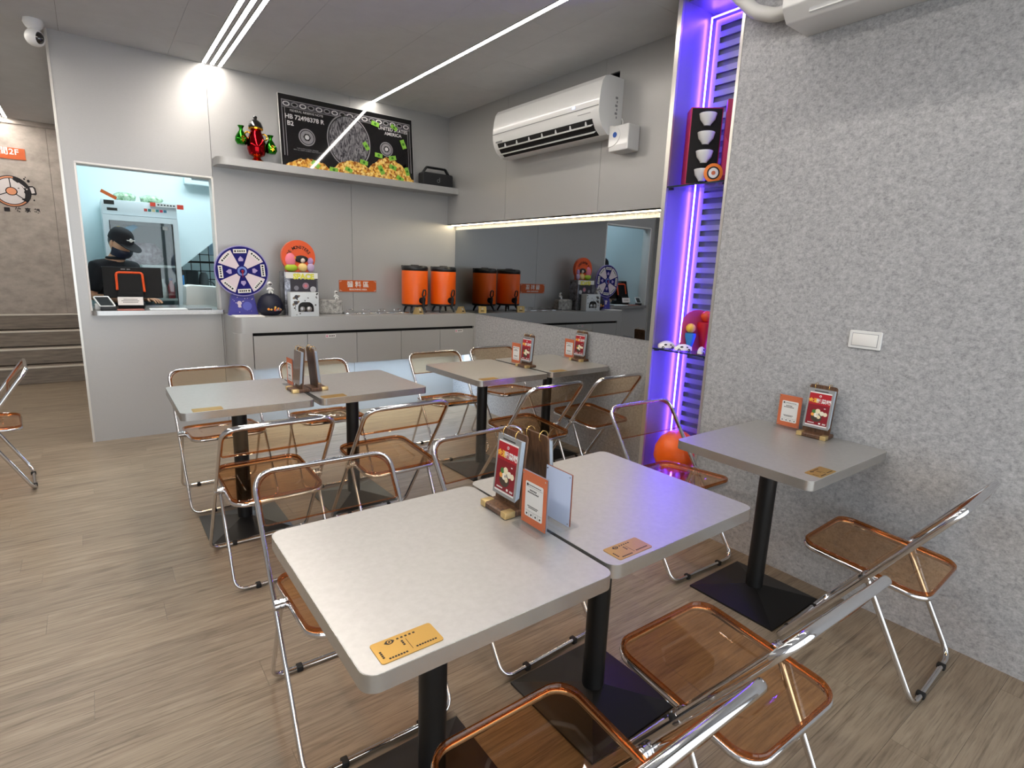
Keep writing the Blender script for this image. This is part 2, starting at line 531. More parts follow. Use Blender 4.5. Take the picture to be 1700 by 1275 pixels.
# upper right wall, panels; the middle one has the opening for the air conditioner
wr = struct(MB().box(XU + 0.02, XU + 0.1, P1, YB, 1.905, 2.43).box(XU + 0.02, XU + 0.1, 4.26, YB, 2.43, ZC).box(XU + 0.02, XU + 0.1, P1, 2.95, 2.43, ZC).box(XU + 0.02, XU + 0.1, 2.95, 4.26, 2.86, ZC).build('wall_right_upper', M_gap),
            'aluminium panel wall above the dark mirror', 'wall')
MB().box(XU, XU + 0.021, 4.27 + g, YB, 1.899, ZC).build('wall_panel', M_alu, wr)
MB().box(XU, XU + 0.021, 3.09 + g, 4.27 - g, 1.899, 2.45).box(XU, XU + 0.021, 3.09 + g, 4.27 - g, 2.85, ZC).box(XU, XU + 0.021, 4.25, 4.27 - g, 2.45, 2.85).build('wall_panel', M_alu, wr)
MB().box(XU, XU + 0.021, P1, 3.09 - g, 1.899, 2.45).box(XU, XU + 0.021, P1, 3.09 - g, 2.85, ZC).box(XU, XU + 0.021, P1, 2.955, 2.45, 2.85).build('wall_panel', M_alu, wr)
MB().box(XU + 0.1, XU + 0.14, 2.85, 4.4, 2.35, 2.93).build('cavity_back', M_dark, wr)
MB().box(XU, XM + 0.01, P1, YB, 1.899, 1.906).build('soffit', M_white2, wr)
# warm cove light under the panels
lc = thing('cove_light', 'warm white light strip hidden above the dark mirror', 'light', (0, 0, 0))
MB().box(XU + 0.045, XU + 0.065, P1 + 0.03, YB - 0.01, 1.8945, 1.899).build('diffuser', M_cove, lc)
MB().box(XU + 0.065, XU + 0.068, P1 + 0.03, YB - 0.01, 1.896, 1.899).build('channel', M_white2, lc)

# lower right wall: felt strip, dark mirror, felt dado
wl = struct(MB().box(XM, XM + 0.1, P1, YB, 0, 0.998).box(XM, XM + 0.1, P1, YB, 1.85, 1.899).box(XM + 0.02, XM + 0.1, P1, YB, 0.998, 1.85).build('wall_right_lower', M_felt),
            'light grey felt panel below the dark mirror', 'wall')
mr_ = MB().box(XM - 0.003, XM + 0.02, P1 + 0.02, YB - 0.001, 0.998, 1.856).build('wall_mirror', M_mirror)
tag(mr_, 'long dark tinted wall mirror under the warm light strip', 'mirror')

# felt wall on the right and the violet niche in its end
wf = struct(MB().box(XR, 3.3, YF, P2, 0, ZC).build('wall_right_felt', M_felt), 'mottled grey felt wall with a light switch', 'wall')
NB = 2.985
mb = MB().box(XR + 0.002, 3.29, P1, P1 + 0.022, 0, ZC).box(NB, NB + 0.02, P2, P1, 0, ZC).box(XR + 0.05, NB, P2, P1, 2.93, ZC - 0.001).box(XR + 0.003, NB, P2, P1, 0, 0.02)
M_nmetal = mat('niche_metal', S(160, 160, 170), 0.42, 0.75)
wn_ = struct(mb.build('wall_niche', M_nmetal), 'tall display niche of pale metal lit violet', 'wall')
MB().box(XR - 0.004, XR + 0.012, P1 - 0.002, P1 + 0.026, 0, ZC).build('niche_edge', M_trim, wn_)
MB().box(XR - 0.003, XR + 0.006, P2 - 0.012, P2 + 0.004, 0, ZC).build('niche_edge', M_trim, wn_)
# slotted back panel: dark backing, rounded upright stiles, one slat between every two slots
MB().box(NB - 0.004, NB + 0.001, P2, P1 - 0.03, 0.02, 2.9).build('slot_backing', mat('slot_backing_grey', S(120, 122, 130), 0.4, 0.6), wn_)
MB().box(NB - 0.02, NB - 0.004, P1 - 0.068, P1 - 0.035, 0.02, 2.885).build('stile', M_nmetal, wn_)
MB().box(NB - 0.02, NB - 0.004, P2, P1 - 0.068, 2.85, 2.885).build('rail', M_nmetal, wn_)
sm_ = MB().box(NB - 0.02, NB - 0.004, P2, P1 - 0.068, 0, 0.031).mesh('slat'); sm_.materials.append(M_nmetal)
for k in range(46):
    z = 2.85 - 0.062 * (k + 1)
    if z < 0.02: break
    link('slat', sm_, wn_, (0, 0, z))
# violet light line around the back panel
vl = thing('violet_light_line', 'thin violet light line framing the back of the display niche', 'light')
MB().box(NB - 0.048, NB - 0.038, P1 - 0.0225, P1 - 0.019, 0.03, 2.897).build('light_line', M_violet, vl)
MB().box(NB - 0.048, NB - 0.038, P2 + 0.02, P1 - 0.019, 2.893, 2.897).build('light_line', M_violet, vl)
MB().box(NB - 0.048, NB - 0.038, P2 + 0.008, P2 + 0.0115, 0.03, 2.897).build('light_line', M_violet, vl)

# corridor, stairs and concrete wall on the left
wc = struct(MB().box(XL, -0.5, 9.05, 9.15, 0.5, 2.93).box(-0.5, -0.275, 9.05, 9.15, 0.5, 2.93).build('wall_concrete', M_conc), 'concrete look panel wall above the stairs', 'wall')
MB().box(-0.272, -0.09, 9.05, 9.15, 0.5, 2.93).build('wall_panel', M_conc, wc)
MB().box(XL, -0.09, 9.03, 9.15, 2.905, ZC).build('cornice', M_conc, wc)
M_step = add_noise(mat('stair_wood', S(134, 122, 110), 0.5), S(112, 102, 92), S(150, 138, 125), (1.5, 14, 14), 3, 6, 0.6, 0.3, 0.7)
M_nose = mat('stair_nosing', S(214, 206, 192), 0.4, 0.3)
st = struct(MB().box(XL, -0.098, 8.06, 9.06, 0, 0.16).build('staircase', M_step), 'four dark wood steps with pale nosings', 'stairs')
for k in range(4):
    y0 = 8.05 + 0.25 * k; z1 = 0.19 + 0.176 * k
    MB().box(XL, -0.099, y0, 9.06, z1 - 0.176 + (0.0 if k else -0.01), z1 - 0.012).build('step', M_step, st)
    MB().box(XL, -0.099, y0 - 0.008, y0 + 0.03, z1 - 0.014, z1 + 0.004).build('nosing', M_nose, st)
# left wall and shop front behind the camera
struct(MB().box(XL - 0.1, XL, YF, 9.15, 0, ZC).build('wall_left', M_felt), 'grey felt wall on the far left', 'wall')
ff = struct(MB().box(XL, 3.3, YF - 0.12, YF, 2.58, ZC).box(2.62, 3.3, YF - 0.12, YF, 0, ZC).build('wall_front', M_conc), 'shop front wall above the glass doors', 'wall')
for k in range(5):
    MB().box(XL + 1.3 * k, XL + 1.3 * k + 0.06, YF - 0.09, YF - 0.03, 0, 2.58).build('mullion', M_black, ff)

# ceiling light strips
def strip(label, x, y0, y1, w=0.03, group=None):
    t = thing('led_strip_light', label, 'light', (x, (y0 + y1) / 2, ZC), 0, group)
    h = (y1 - y0) / 2
    MB().box(-w / 2, w / 2, -h, h, -0.003, 0.004).build('diffuser', M_led, t)
    MB().box(-w / 2 - 0.006, -w / 2, -h, h, -0.003, 0.004).box(w / 2, w / 2 + 0.006, -h, h, -0.003, 0.004).build('channel', M_grey, t)
for i, x in enumerate((0.862, 0.918, 0.974)):
    strip(('leftmost', 'middle', 'rightmost')[i] + ' of three parallel white ceiling light strips above the window wall', x, 0.2, YB - 0.025, 0.026, 'triple ceiling light strips')
strip('single long white ceiling light strip running to the picture shelf', 2.272, 0.2, YB - 0.012, 0.03)
for i, x in enumerate((-0.62, -0.675, -0.73)):  # the two beyond the first are unseen additions that brighten the corridor end
    strip(('rightmost', 'middle', 'leftmost')[i] + ' of three parallel white ceiling light strips running to the stairs', x, 0.2, 9.0, 0.03, 'corridor ceiling light strips')

# kitchen behind the pick-up window
KB = 7.2
struct(MB().box(-0.06, 3.3, 8.6, 8.7, 0, ZC).build('wall_kitchen_back', M_kwhite), 'white back wall of the kitchen', 'wall')
struct(MB().box(2.2, 2.3, YB + 0.12, 8.6, 0, ZC).build('wall_kitchen_right', M_kwhite), 'white side wall of the kitchen', 'wall')
struct(MB().prism([(-0.06, 0), (0.7, 0), (0.7, 1.262), (0.79, 1.328), (1.167, 1.654), (2.0, 2.374), (2.2, 2.547), (2.2, ZC), (-0.06, ZC)], KB, KB + 0.07, 'y').build('wall_kitchen_stair', M_kwhite),
       'white wall with a slanted lower edge under the stairs', 'wall')
struct(MB().box(-0.088, -0.08, YB + 0.13, 8.6, 0, ZC).build('wall_kitchen_left', M_kwhite), 'white left wall of the kitchen', 'wall')
kl = thing('kitchen_ceiling_light', 'cool white ceiling light panel in the kitchen', 'light', (0.75, 6.3, ZC - 0.002))
MB().box(-0.55, 0.75, -0.3, 0.3, -0.02, 0).build('diffuser', M_kled, kl)
MB().box(-0.57, 0.77, -0.32, -0.3, -0.024, 0).box(-0.57, 0.77, 0.3, 0.32, -0.024, 0).box(-0.57, -0.55, -0.3, 0.3, -0.024, 0).box(0.75, 0.77, -0.3, 0.3, -0.024, 0).build('frame', M_white, kl)
k2 = copy_tree(kl); k2.location = (1.15, 7.9, ZC - 0.002); k2.scale = (0.4, 0.3, 1); k2['label'] = 'added unseen cool white ceiling light panel above the wire rack'  # second panel added to brighten the rack behind the slanted wall
kl['label'] = 'cool white ceiling light panel above the display fridge'
for k_ in (kl, k2): k_['group'] = 'kitchen ceiling light panels'
# ================================================================== tables and chairs
def make_table(label, cx, cy, sx, sy, rz=0.0, plate=None, bx=0.0, by=0.0, group=None):
    t = thing('dining_table', label, 'table', (cx, cy, 0), rz, group)
    poly = rrect(-sx / 2, sx / 2, -sy / 2, sy / 2, 0.032, 6)
    MB().prism(poly, TT - 0.0375, TT - 0.0006, 'z').build('edge_band', M_edge, t, smooth=True)
    MB().prism(rrect(-sx / 2 + 0.0015, sx / 2 - 0.0015, -sy / 2 + 0.0015, sy / 2 - 0.0015, 0.0305, 6), TT - 0.004, TT, 'z').build('tabletop', M_table, t)
    mb = MB(); b = 0.205
    mb.loft([[(s * 1.0, u * 1.0, 0) for s, u in ((bx - b, by - b), (bx + b, by - b), (bx + b, by + b), (bx - b, by + b))],
             [(s, u, 0.008) for s, u in ((bx - b, by - b), (bx + b, by - b), (bx + b, by + b), (bx - b, by + b))],
             [(s, u, 0.05) for s, u in ((bx - .03, by - .03), (bx + .03, by - .03), (bx + .03, by + .03), (bx - .03, by + .03))]])
    mb.build('base', M_black, t)
    MB().lathe([(0.038, 0.03), (0.038, TT - 0.045)], 24, (bx, by, 0)).build('column', M_black, t, smooth=True)
    MB().box(bx - 0.15, bx + 0.15, by - 0.03, by + 0.03, TT - 0.047, TT - 0.0375).box(bx - 0.03, bx + 0.03, by - 0.15, by + 0.15, TT - 0.047, TT - 0.0375).build('bracket', M_black, t)
    if plate:
        px, py, det = plate
        p = MB().prism(rrect(px - 0.064, px + 0.064, py - 0.031, py + 0.031, 0.006, 4), TT, TT + 0.0016, 'z').build('order_plate', M_goldpl, t)
        if det:
            z = TT + 0.0016
            lx, ly = px - 0.028, py + 0.019
            MB().loft([[(lx + 0.0085 * cos(a) * (1.25 if k % 6 == 0 else 1), ly + 0.0065 * sin(a), zz) for k, a in enumerate([2 * pi * i / 12 for i in range(12)])] for zz in (z, z + 0.0003)]).build('emblem', M_ink, p)
            MB().prism(disc((lx, ly), 0.0045, 16), z, z + 0.0005, 'z').build('emblem', M_goldpl, p)
            MB().prism(disc((lx, ly), 0.0024, 16), z, z + 0.0007, 'z').build('emblem', M_ink, p)
            bars = MB()
            for k in range(5): bars.box(lx + 0.015 + k * 0.0085, lx + 0.0195 + k * 0.0085, ly - 0.001, ly + 0.003, z, z + 0.0003)
            for k in range(4): bars.box(px - 0.0565, px - 0.0525, py - 0.018 + k * 0.0055, py - 0.014 + k * 0.0055, z, z + 0.0003)
            for k in range(3): bars.box(px - 0.0085, px - 0.0045, py - 0.004 + k * 0.0055, py + k * 0.0055, z, z + 0.0003)
            for k in range(7): bars.box(px - 0.047 + k * 0.0056, px - 0.043 + k * 0.0056, py - 0.0255, py - 0.0215, z, z + 0.0003)
            for k in range(8): bars.box(px + 0.010 + k * 0.0056, px + 0.014 + k * 0.0056, py - 0.0215, py - 0.0178, z, z + 0.0003)
            bars.box(px + 0.002, px + 0.0028, py - 0.021, py + 0.012, z, z + 0.0003)
            bars.build('print', M_ink, p)
    return t

make_table('aluminium-topped table with a gold plate, nearest the shop front', 0.632, 1.128, 0.632, 0.652, 0.0, (-0.212, -0.277, True))
make_table('aluminium-topped table with a gold plate catching the violet light', 1.284, 1.152, 0.652, 0.652, radians(0.6), (-0.222, -0.28, True))
make_table('single aluminium-topped table pushed against the felt wall', 2.350, 1.128, 0.695, 0.592, 0.0, (-0.205, -0.258, True), 0.03, 0.05)
make_table('aluminium-topped table nearest the pick-up window wall', 0.578, 3.188, 0.612, 0.662, 0.0, (-0.19, -0.29, False), 0.0, 0.012)
make_table('aluminium-topped table beside the window-side table, facing the cabinet doors', 1.224, 3.19, 0.642, 0.65, radians(2.0), (-0.24, -0.285, False), 0.0, 0.04)
make_table('aluminium-topped table standing one off the mirror wall', 2.215, 3.235, 0.60, 0.70, radians(2.0), (-0.2, -0.31, False), 0.0, 0.03)
make_table('aluminium-topped table pushed against the felt below the mirror', 2.858, 3.255, 0.63, 0.68, radians(2.0), (-0.21, -0.3, False), 0.0, 0.035)

# folding chair: chrome frame, amber seat and back. Faces +y, origin under the middle of the seat
def make_chair():
    t = thing('folding_chair', 'x', 'chair')
    def sz(y): return 0.425 + 0.085 * y
    hub = Vector((0, -0.022, 0.416))
    # loop from the top of the back through the hub to the front foot
    w1, w2, w3 = 0.239, 0.220, 0.203
    foot, top = Vector((0, 0.25, 0.012)), Vector((0, -0.262, 0.768))
    ax = (top - foot).normalized()
    nrm = ax.cross(Vector((1, 0, 0)))
    loop = fillet([(-w1, top.y, top.z), (w1, top.y, top.z), (w1, foot.y, foot.z), (-w1, foot.y, foot.z)], [0.07, 0.07, 0.055, 0.055], 7, True)
    MB().tube(loop, 0.0078, 10, True, r2=0.0122, nrm=nrm).build('back_frame', M_chrome, t, smooth=True, ang=80)
    # rear leg frame
    rf = Vector((0, -0.228, 0.012))
    up2 = (Vector((0, hub.y, hub.z)) - rf).normalized()
    leg = fillet([(-w2, hub.y, hub.z), (-w2, rf.y, rf.z), (w2, rf.y, rf.z), (w2, hub.y, hub.z)], [0, 0.055, 0.055, 0], 7)
    MB().tube(leg, 0.0072, 10, r2=0.0105, nrm=up2.cross(Vector((1, 0, 0)))).build('rear_leg_frame', M_chrome, t, smooth=True, ang=80)
    # hubs
    for s in (-1, 1):
        mb = MB()
        mb.M = Matrix.Translation((s * 0.199, hub.y, hub.z)) @ Matrix.Rotation(s * pi / 2, 4, 'Y')
        mb.lathe([(0.006, 0), (0.017, 0.001), (0.019, 0.004), (0.019, 0.012), (0.0155, 0.0135), (0.0155, 0.0155), (0.019, 0.017), (0.019, 0.026), (0.0155, 0.0275), (0.0155, 0.0295), (0.019, 0.031), (0.019, 0.043), (0.016, 0.047), (0.004, 0.0475)], 20)
        mb.build('hub', M_chrome, t, smooth=True, ang=35)
    # feet
    for y in (foot.y, rf.y):
        for s in (-1, 1):
            MB().box(s * 0.125 - 0.011, s * 0.125 + 0.011, y - 0.014, y + 0.014, 0.0, 0.022).build('foot_pad', M_rubber, t, bevel=0.004)
    # seat frame
    y0, y1 = -0.208, 0.228
    ol = rrect(-w3, w3, y0, y1, 0.062, 7)
    fr = [(u * 0.985, 0.01 + (v - 0.01) * 0.985, sz(v) - 0.011) for u, v in ol]
    MB().tube(fr, 0.0075, 8, True, r2=0.0105, nrm=(0, 0, 1)).build('seat_frame', M_chrome, t, smooth=True, ang=80)
    # seat: raised amber rim outside, thin sheet with a round dish inside
    def ring(k, dz): return [(u * k, 0.01 + (v - 0.01) * k, sz(v) + dz) for u, v in ol]
    MB().loft([ring(1.0, 0.002), ring(0.998, 0.009), ring(0.985, 0.012), ring(0.968, 0.0115), ring(0.95, 0.006), ring(0.95, -0.002), ring(0.97, -0.003), ring(1.0, 0.002)], False, False).build('seat_rim', M_amber_rim, t, smooth=True)
    n = len(ol)
    def circ(r, dz):
        out = []
        for u, v in ol:
            a = atan2((v - 0.01) / 0.218, u / 0.203)
            x, y = r * cos(a), 0.01 + r * 1.05 * sin(a)
            out.append((x, y, sz(y) + dz))
        return out
    L = [ring(0.952, 0.005), circ(0.157, 0.0045), circ(0.149, 0.0), circ(0.07, -0.002), circ(0.002, -0.0025)]
    Lb = [[(p[0], p[1], p[2] - 0.0035) for p in l] for l in reversed(L)]
    MB().loft(L + Lb + [L[0]], False, False).build('seat', M_amber, t, smooth=True, ang=25)
    # backrest sheet, slightly bowed, with a thick lip
    dn_ = -ax
    def bp(u, s, off=0.0):
        p = top + dn_ * s
        bow = -0.012 * (1 - (u / 0.232) ** 2)
        q = Vector((u, p.y, p.z)) + nrm * (off + bow)
        return q
    if nrm.y > 0: pass
    out = rrect(-0.231, 0.231, 0.004, 0.176, [0.066, 0.066, 0.01, 0.01], 7)
    # strips across the width so that the bow shows
    cols = 17
    def span(u):
        a = abs(u); c = 0.231 - 0.066
        s0 = 0.004 if a <= c else 0.004 + 0.066 - sqrt(max(0.066 ** 2 - (a - c) ** 2, 0))
        return s0
    vs, fs = [], []
    for i in range(cols):
        u = -0.2305 + 0.461 * i / (cols - 1)
        s0, s1 = span(u), 0.176
        vs += [bp(u, s0, -0.002), bp(u, s1, -0.002), bp(u, s1, 0.002), bp(u, s0, 0.002)]
        if i:
            a, b = (i - 1) * 4, i * 4
            for k in range(4):
                fs.append((a + k, a + (k + 1) % 4, b + (k + 1) % 4, b + k))
    fs += [(0, 1, 2, 3), ((cols - 1) * 4 + 3, (cols - 1) * 4 + 2, (cols - 1) * 4 + 1, (cols - 1) * 4)]
    MB().add(vs, fs).build('backrest', M_amber_thin, t, smooth=True, ang=30)
    rim = [bp(u * 0.992, s + 0.002) for u, s in out]
    MB().tube(rim, 0.0028, 6, True, r2=0.0065, nrm=nrm).build('backrest_rim', M_amber_rim, t, smooth=True, ang=80)
    return t

chair0 = make_chair()
FY, FB = 0.0, pi
CH = [
 (0.672, 0.655, FY, 0, 'by the front gold-plate table, back to the shop front'),
 (1.272, 0.672, FY, -1, 'tucked under the violet-tinged table, back to the shop front'),
 (2.385, 0.698, FY, 2, 'by the felt wall, back to the shop front'),
 (0.602, 1.616, FB, -1, 'across the front gold-plate table, facing the shop front'),
 (1.285, 1.640, FB, 3, 'behind the front menu stands, facing the shop front'),
 (2.36, 1.680, FB, -2, 'beside the violet niche, facing the single wall table'),
 (0.606, 2.718, FY, 1, 'at the window-side table, back to the shop front'),
 (1.235, 2.745, FY, 2, 'at the table facing the cabinet doors, back outward'),
 (0.577, 3.704, FB, 2, 'under the pick-up window side, facing the shop front'),
 (1.225, 3.73, FB, 0, 'at the cabinet doors, half hidden by two menu stands'),
 (2.270, 2.778, FY, 3, 'at the table one off the mirror, back outward'),
 (2.885, 2.805, FY, 2, 'at the table touching the mirror wall, back outward'),
 (2.225, 3.752, FB, 0, 'in front of the last cabinet door, facing the shop front'),
 (2.850, 3.82, FB, 0, 'against the felt below the mirror, facing the shop front'),
 (-0.64, 4.530, radians(90), 5, 'alone by the stairs, facing away from the tables'),
]
for i, (x, y, rz, d, w) in enumerate(CH):
    c = chair0 if i == 0 else copy_tree(chair0)
    place(c, (x, y, 0), rz + radians(d))
    c['label'] = 'amber and chrome folding chair ' + w
    c['group'] = 'amber folding chairs'

# ------------------------------------------------------------------ menu stands and acrylic cards
def make_menu(det=True):
    """ring-bound menu on a walnut stand; faces -x, base centred on the origin"""
    t = thing('menu_stand', 'x', 'menu')
    b = MB().prism([(-0.047, -0.064), (0.047, -0.064), (0.047, 0.064), (-0.047, 0.064)], 0.0, 0.019, 'z', 0.004).build('stand_base', M_wood, t)
    for s in (-1, 1):
        MB().box(-0.0485, -0.012, s * 0.052 - 0.0125, s * 0.052 + 0.0125, 0.001, 0.0205).build('gold_corner', M_gold, b, bevel=0.002)
    A = Matrix.Translation((0.004, 0, 0.014)) @ Matrix.Rotation(radians(5), 4, 'Y')
    mb = MB(); mb.M = A
    mb.prism(rrect(-0.06, 0.06, 0.0, 0.226, [0, 0, 0.012, 0.012], 5), 0.0, 0.006, 'x').build('board', M_wood, t)
    # page stack hanging on the board
    mb = MB(); mb.M = A @ Matrix.Translation((-0.002, 0, 0))
    for k in range(6):
        x = -0.0125 + k * 0.0022
        mb.box(x, x + 0.0012, -0.0555 - 0.0004 * k, 0.0545, 0.028 + 0.002 * k, 0.208)
    mb.build('pages', mat('page_edges', S(196, 206, 216), 0.4), t)
    mb = MB(); mb.M = A
    sl = mb.box(-0.0165, -0.0148, -0.0555, 0.0555, 0.026, 0.21).build('cover_sleeve', mat('grey_sleeve', S(150, 150, 150), 0.2, coat=0.5), t)
    def pr(x, y0, y1, z0, z1, m, n='print', par=sl):
        q = MB(); q.M = A; q.box(x - 0.0004, x, y0, y1, z0, z1); return q.build(n, m, par)
    X = -0.0165
    pr(X, -0.047, 0.047, 0.036, 0.193, M_white2)
    pr(X - 0.0004, -0.047, 0.047, 0.042, 0.188, M_red)
    pr(X - 0.0006, -0.047, 0.047, 0.042, 0.135, M_reddk)
    if det:
        def disc_(c, r, m, x, ry=None):
            q = MB(); q.M = A; q.prism(disc(c, r, 18, ry), x - 0.0004, x, 'x'); q.build('print', m, sl)
        x = X - 0.0009
        disc_((0, 0.176), 0.005, M_white2, x)
        disc_((0, 0.176), 0.0025, M_red, x - 0.0004)
        Wc = mat('print_yellow', S(246, 190, 70), 0.5)
        for body, yy, mm in (('金湯', 0.027, Wc), ('酸菜鍋', -0.0175, M_white2)):
            text(body, 0.0215, mm, sl, (x - 0.0002, yy, 0.152), '-x', 0.0006, pre=A)
        disc_((0.003, 0.077), 0.024, mat('bowl_dark', S(70, 58, 48), 0.6), x, 0.021)
        for (yy, zz, r, c) in ((0.016, 0.103, 0.009, S(70, 120, 60)), (0.0, 0.106, 0.011, S(238, 226, 190)), (0.02, 0.089, 0.008, S(236, 160, 70)), (-0.018, 0.098, 0.010, S(240, 232, 208)), (-0.033, 0.096, 0.009, S(238, 226, 196)), (0.005, 0.088, 0.011, S(246, 240, 222)), (-0.007, 0.08, 0.008, S(232, 214, 176)), (0.0, 0.089, 0.004, S(80, 50, 60))):
            disc_((yy, zz), r, mat('food_%d' % int(1000 * yy + 9 * r * 1000), c, 0.6), x - 0.0004)
        disc_((-0.027, 0.122), 0.004, M_white2, x, 0.002)
        q = MB(); q.M = A
        for k in range(7): q.box(x - 0.0004, x, 0.034 - k * 0.0042, 0.037 - k * 0.0042, 0.048, 0.052)
        q.box(x - 0.0004, x, -0.019, -0.011, 0.047, 0.054)
        for k in range(4): q.box(x - 0.0004, x, -0.03 - k * 0.0038, -0.0275 - k * 0.0038, 0.047, 0.053)
        q.build('print', M_white2, sl)
        q = MB(); q.M = A; q.box(X - 0.0004, X, -0.03, 0.03, 0.197, 0.2005); q.build('print', M_ink, sl)
    for s in (-1, 1):
        mb = MB(); mb.M = A
        mb.torus((-0.003, s * 0.03, 0.219), 0.0165, 0.0013, 'y', 22, 6)
        mb.build('ring', M_brass, t, smooth=True, ang=80)
    return t

def make_card(back=False):
    """clear acrylic stand with a card; faces -x"""
    t = thing('card_holder', 'x', 'sign')
    MB().box(-0.034, 0.034, -0.055, 0.055, 0.001, 0.007).build('clear_foot', M_clear, t)
    MB().box(-0.002, 0.002, -0.0545, 0.0545, 0.006, 0.163).build('clear_panel', M_clear, t)
    MB().box(0.0022, 0.0028, -0.053, 0.053, 0.008, 0.161).build('blue_back', mat('pale_blue_card', S(204, 214, 236), 0.4), t)
    c = MB().box(-0.0028, -0.0022, -0.053, 0.053, 0.008, 0.161).build('card', M_card, t)
    x = -0.0028
    p = MB().prism(rrect(-0.038, 0.038, 0.03, 0.133, 0.005, 4), x - 0.0004, x, 'x').build('print', M_white2, c)
    q = MB(); X = x - 0.0004
    q.prism(disc((0.029, 0.124), 0.004, 14), X - 0.0003, X, 'x')
    for k in range(14): q.box(X - 0.0003, X, 0.021 - k * 0.0038, 0.0235 - k * 0.0038, 0.1228, 0.1255)
    q.box(X - 0.0003, X, -0.036, 0.036, 0.1185, 0.1190)
    for k in range(5): q.box(X - 0.0003, X, 0.0145 - k * 0.006, 0.0185 - k * 0.006, 0.108, 0.112)
    for k in range(8): q.box(X - 0.0003, X, 0.0235 - k * 0.006, 0.0275 - k * 0.006, 0.101, 0.105)
    for r, n in ((0.061, 11), (0.0565, 9)):
        for k in range(n): q.box(X - 0.0003, X, n * 0.0021 - k * 0.0042, n * 0.0021 + 0.003 - k * 0.0042, r, r + 0.0028)
    for k in range(4):
        q.prism(disc((0.0285 - 0.019 * k, 0.038), 0.003, 10), X - 0.0003, X, 'x')
        if k: q.box(X - 0.0003, X, 0.038 - 0.019 * k, 0.0384 - 0.019 * k, 0.033, 0.046)
    q.box(X - 0.0003, X, -0.036, 0.036, 0.0470, 0.0474)
    q.build('print', M_ink, c)
    for y in (-0.047, 0.047):
        for z in (0.016, 0.153):
            MB().prism(disc((y, z), 0.0022, 10), -0.0044, -0.0028, 'x').build('screw', M_chrome, t)
            MB().prism(disc((y, z), 0.0022, 10), 0.0028, 0.0042, 'x').build('screw', M_chrome, t)
    return t

menu0, card0 = make_menu(), make_card()
MN = [
 (0.937, 1.240, 0, 'ring-bound red hotpot menu on a walnut stand beside an orange card at the front table'),
 (1.038, 1.206, 180, 'ring-bound menu seen from its plain walnut back beside a pale blue card'),
 (0.868, 3.11, 2, 'brown-looking ring-bound menu at the window-side table joint, next to the clear card holder'),
 (0.968, 3.112, 182, 'dark walnut menu back at the table joint before the cabinet doors'),
 (2.545, 3.185, 2, 'ring-bound red hotpot menu on the table one off the mirror wall'),
 (3.132, 3.23, 4, 'ring-bound red hotpot menu against the felt below the mirror'),
 (2.632, 1.118, 3, 'ring-bound red hotpot menu against the felt wall under the switch'),
]
for i, (x, y, a, l) in enumerate(MN):
    c = menu0 if i == 0 else copy_tree(menu0)
    place(c, (x, y, TT), radians(a)); c['label'] = l; c['group'] = 'menu stands on the tables'
    if i == 2:   # this one shows a plain brown page
        for ch in c.children:
            if ch.name.startswith('cover_sleeve'):
                for g_ in list(ch.children): bpy.data.objects.remove(g_)
                ch.data = ch.data.copy(); ch.data.materials[0] = mat('brown_page', S(104, 84, 74), 0.25, coat=0.5)
CD = [
 (0.925, 1.092, 0, 'orange card in a clear acrylic holder beside the red menu at the front table'),
 (1.006, 1.085, 180, 'pale blue backed card holder next to the plain walnut menu back'),
 (0.872, 3.262, 2, 'small clear card holder behind the brown-looking menu at the window-side table'),
 (2.560, 3.325, 2, 'orange card beside the menu on the table one off the mirror wall'),
 (3.148, 3.365, 4, 'orange card beside the menu against the felt below the mirror'),
 (2.665, 1.263, 3, 'orange card leaning by the felt wall on the single table'),
]
for i, (x, y, a, l) in enumerate(CD):
    c = card0 if i == 0 else copy_tree(card0)
    place(c, (x, y, TT), radians(a)); c['label'] = l; c['group'] = 'card holders on the tables'
# ================================================================== seasoning counter (floats on the back wall)
ct = thing('counter', 'long floating aluminium counter with five doors and a rounded end', 'counter', (1.9, YB, 0.57))
T = Matrix.Translation((-1.9, -YB, -0.57))
def inct(mb): mb.M = T; return mb
plan = fillet([(0.885, YB - 0.001, 0), (0.885, YC, 0), (XM - 0.001, YC, 0), (XM - 0.001, YB - 0.001, 0)], [0, 0.11, 0, 0], 9, True)
plan = [(p.x, p.y) for p in plan]
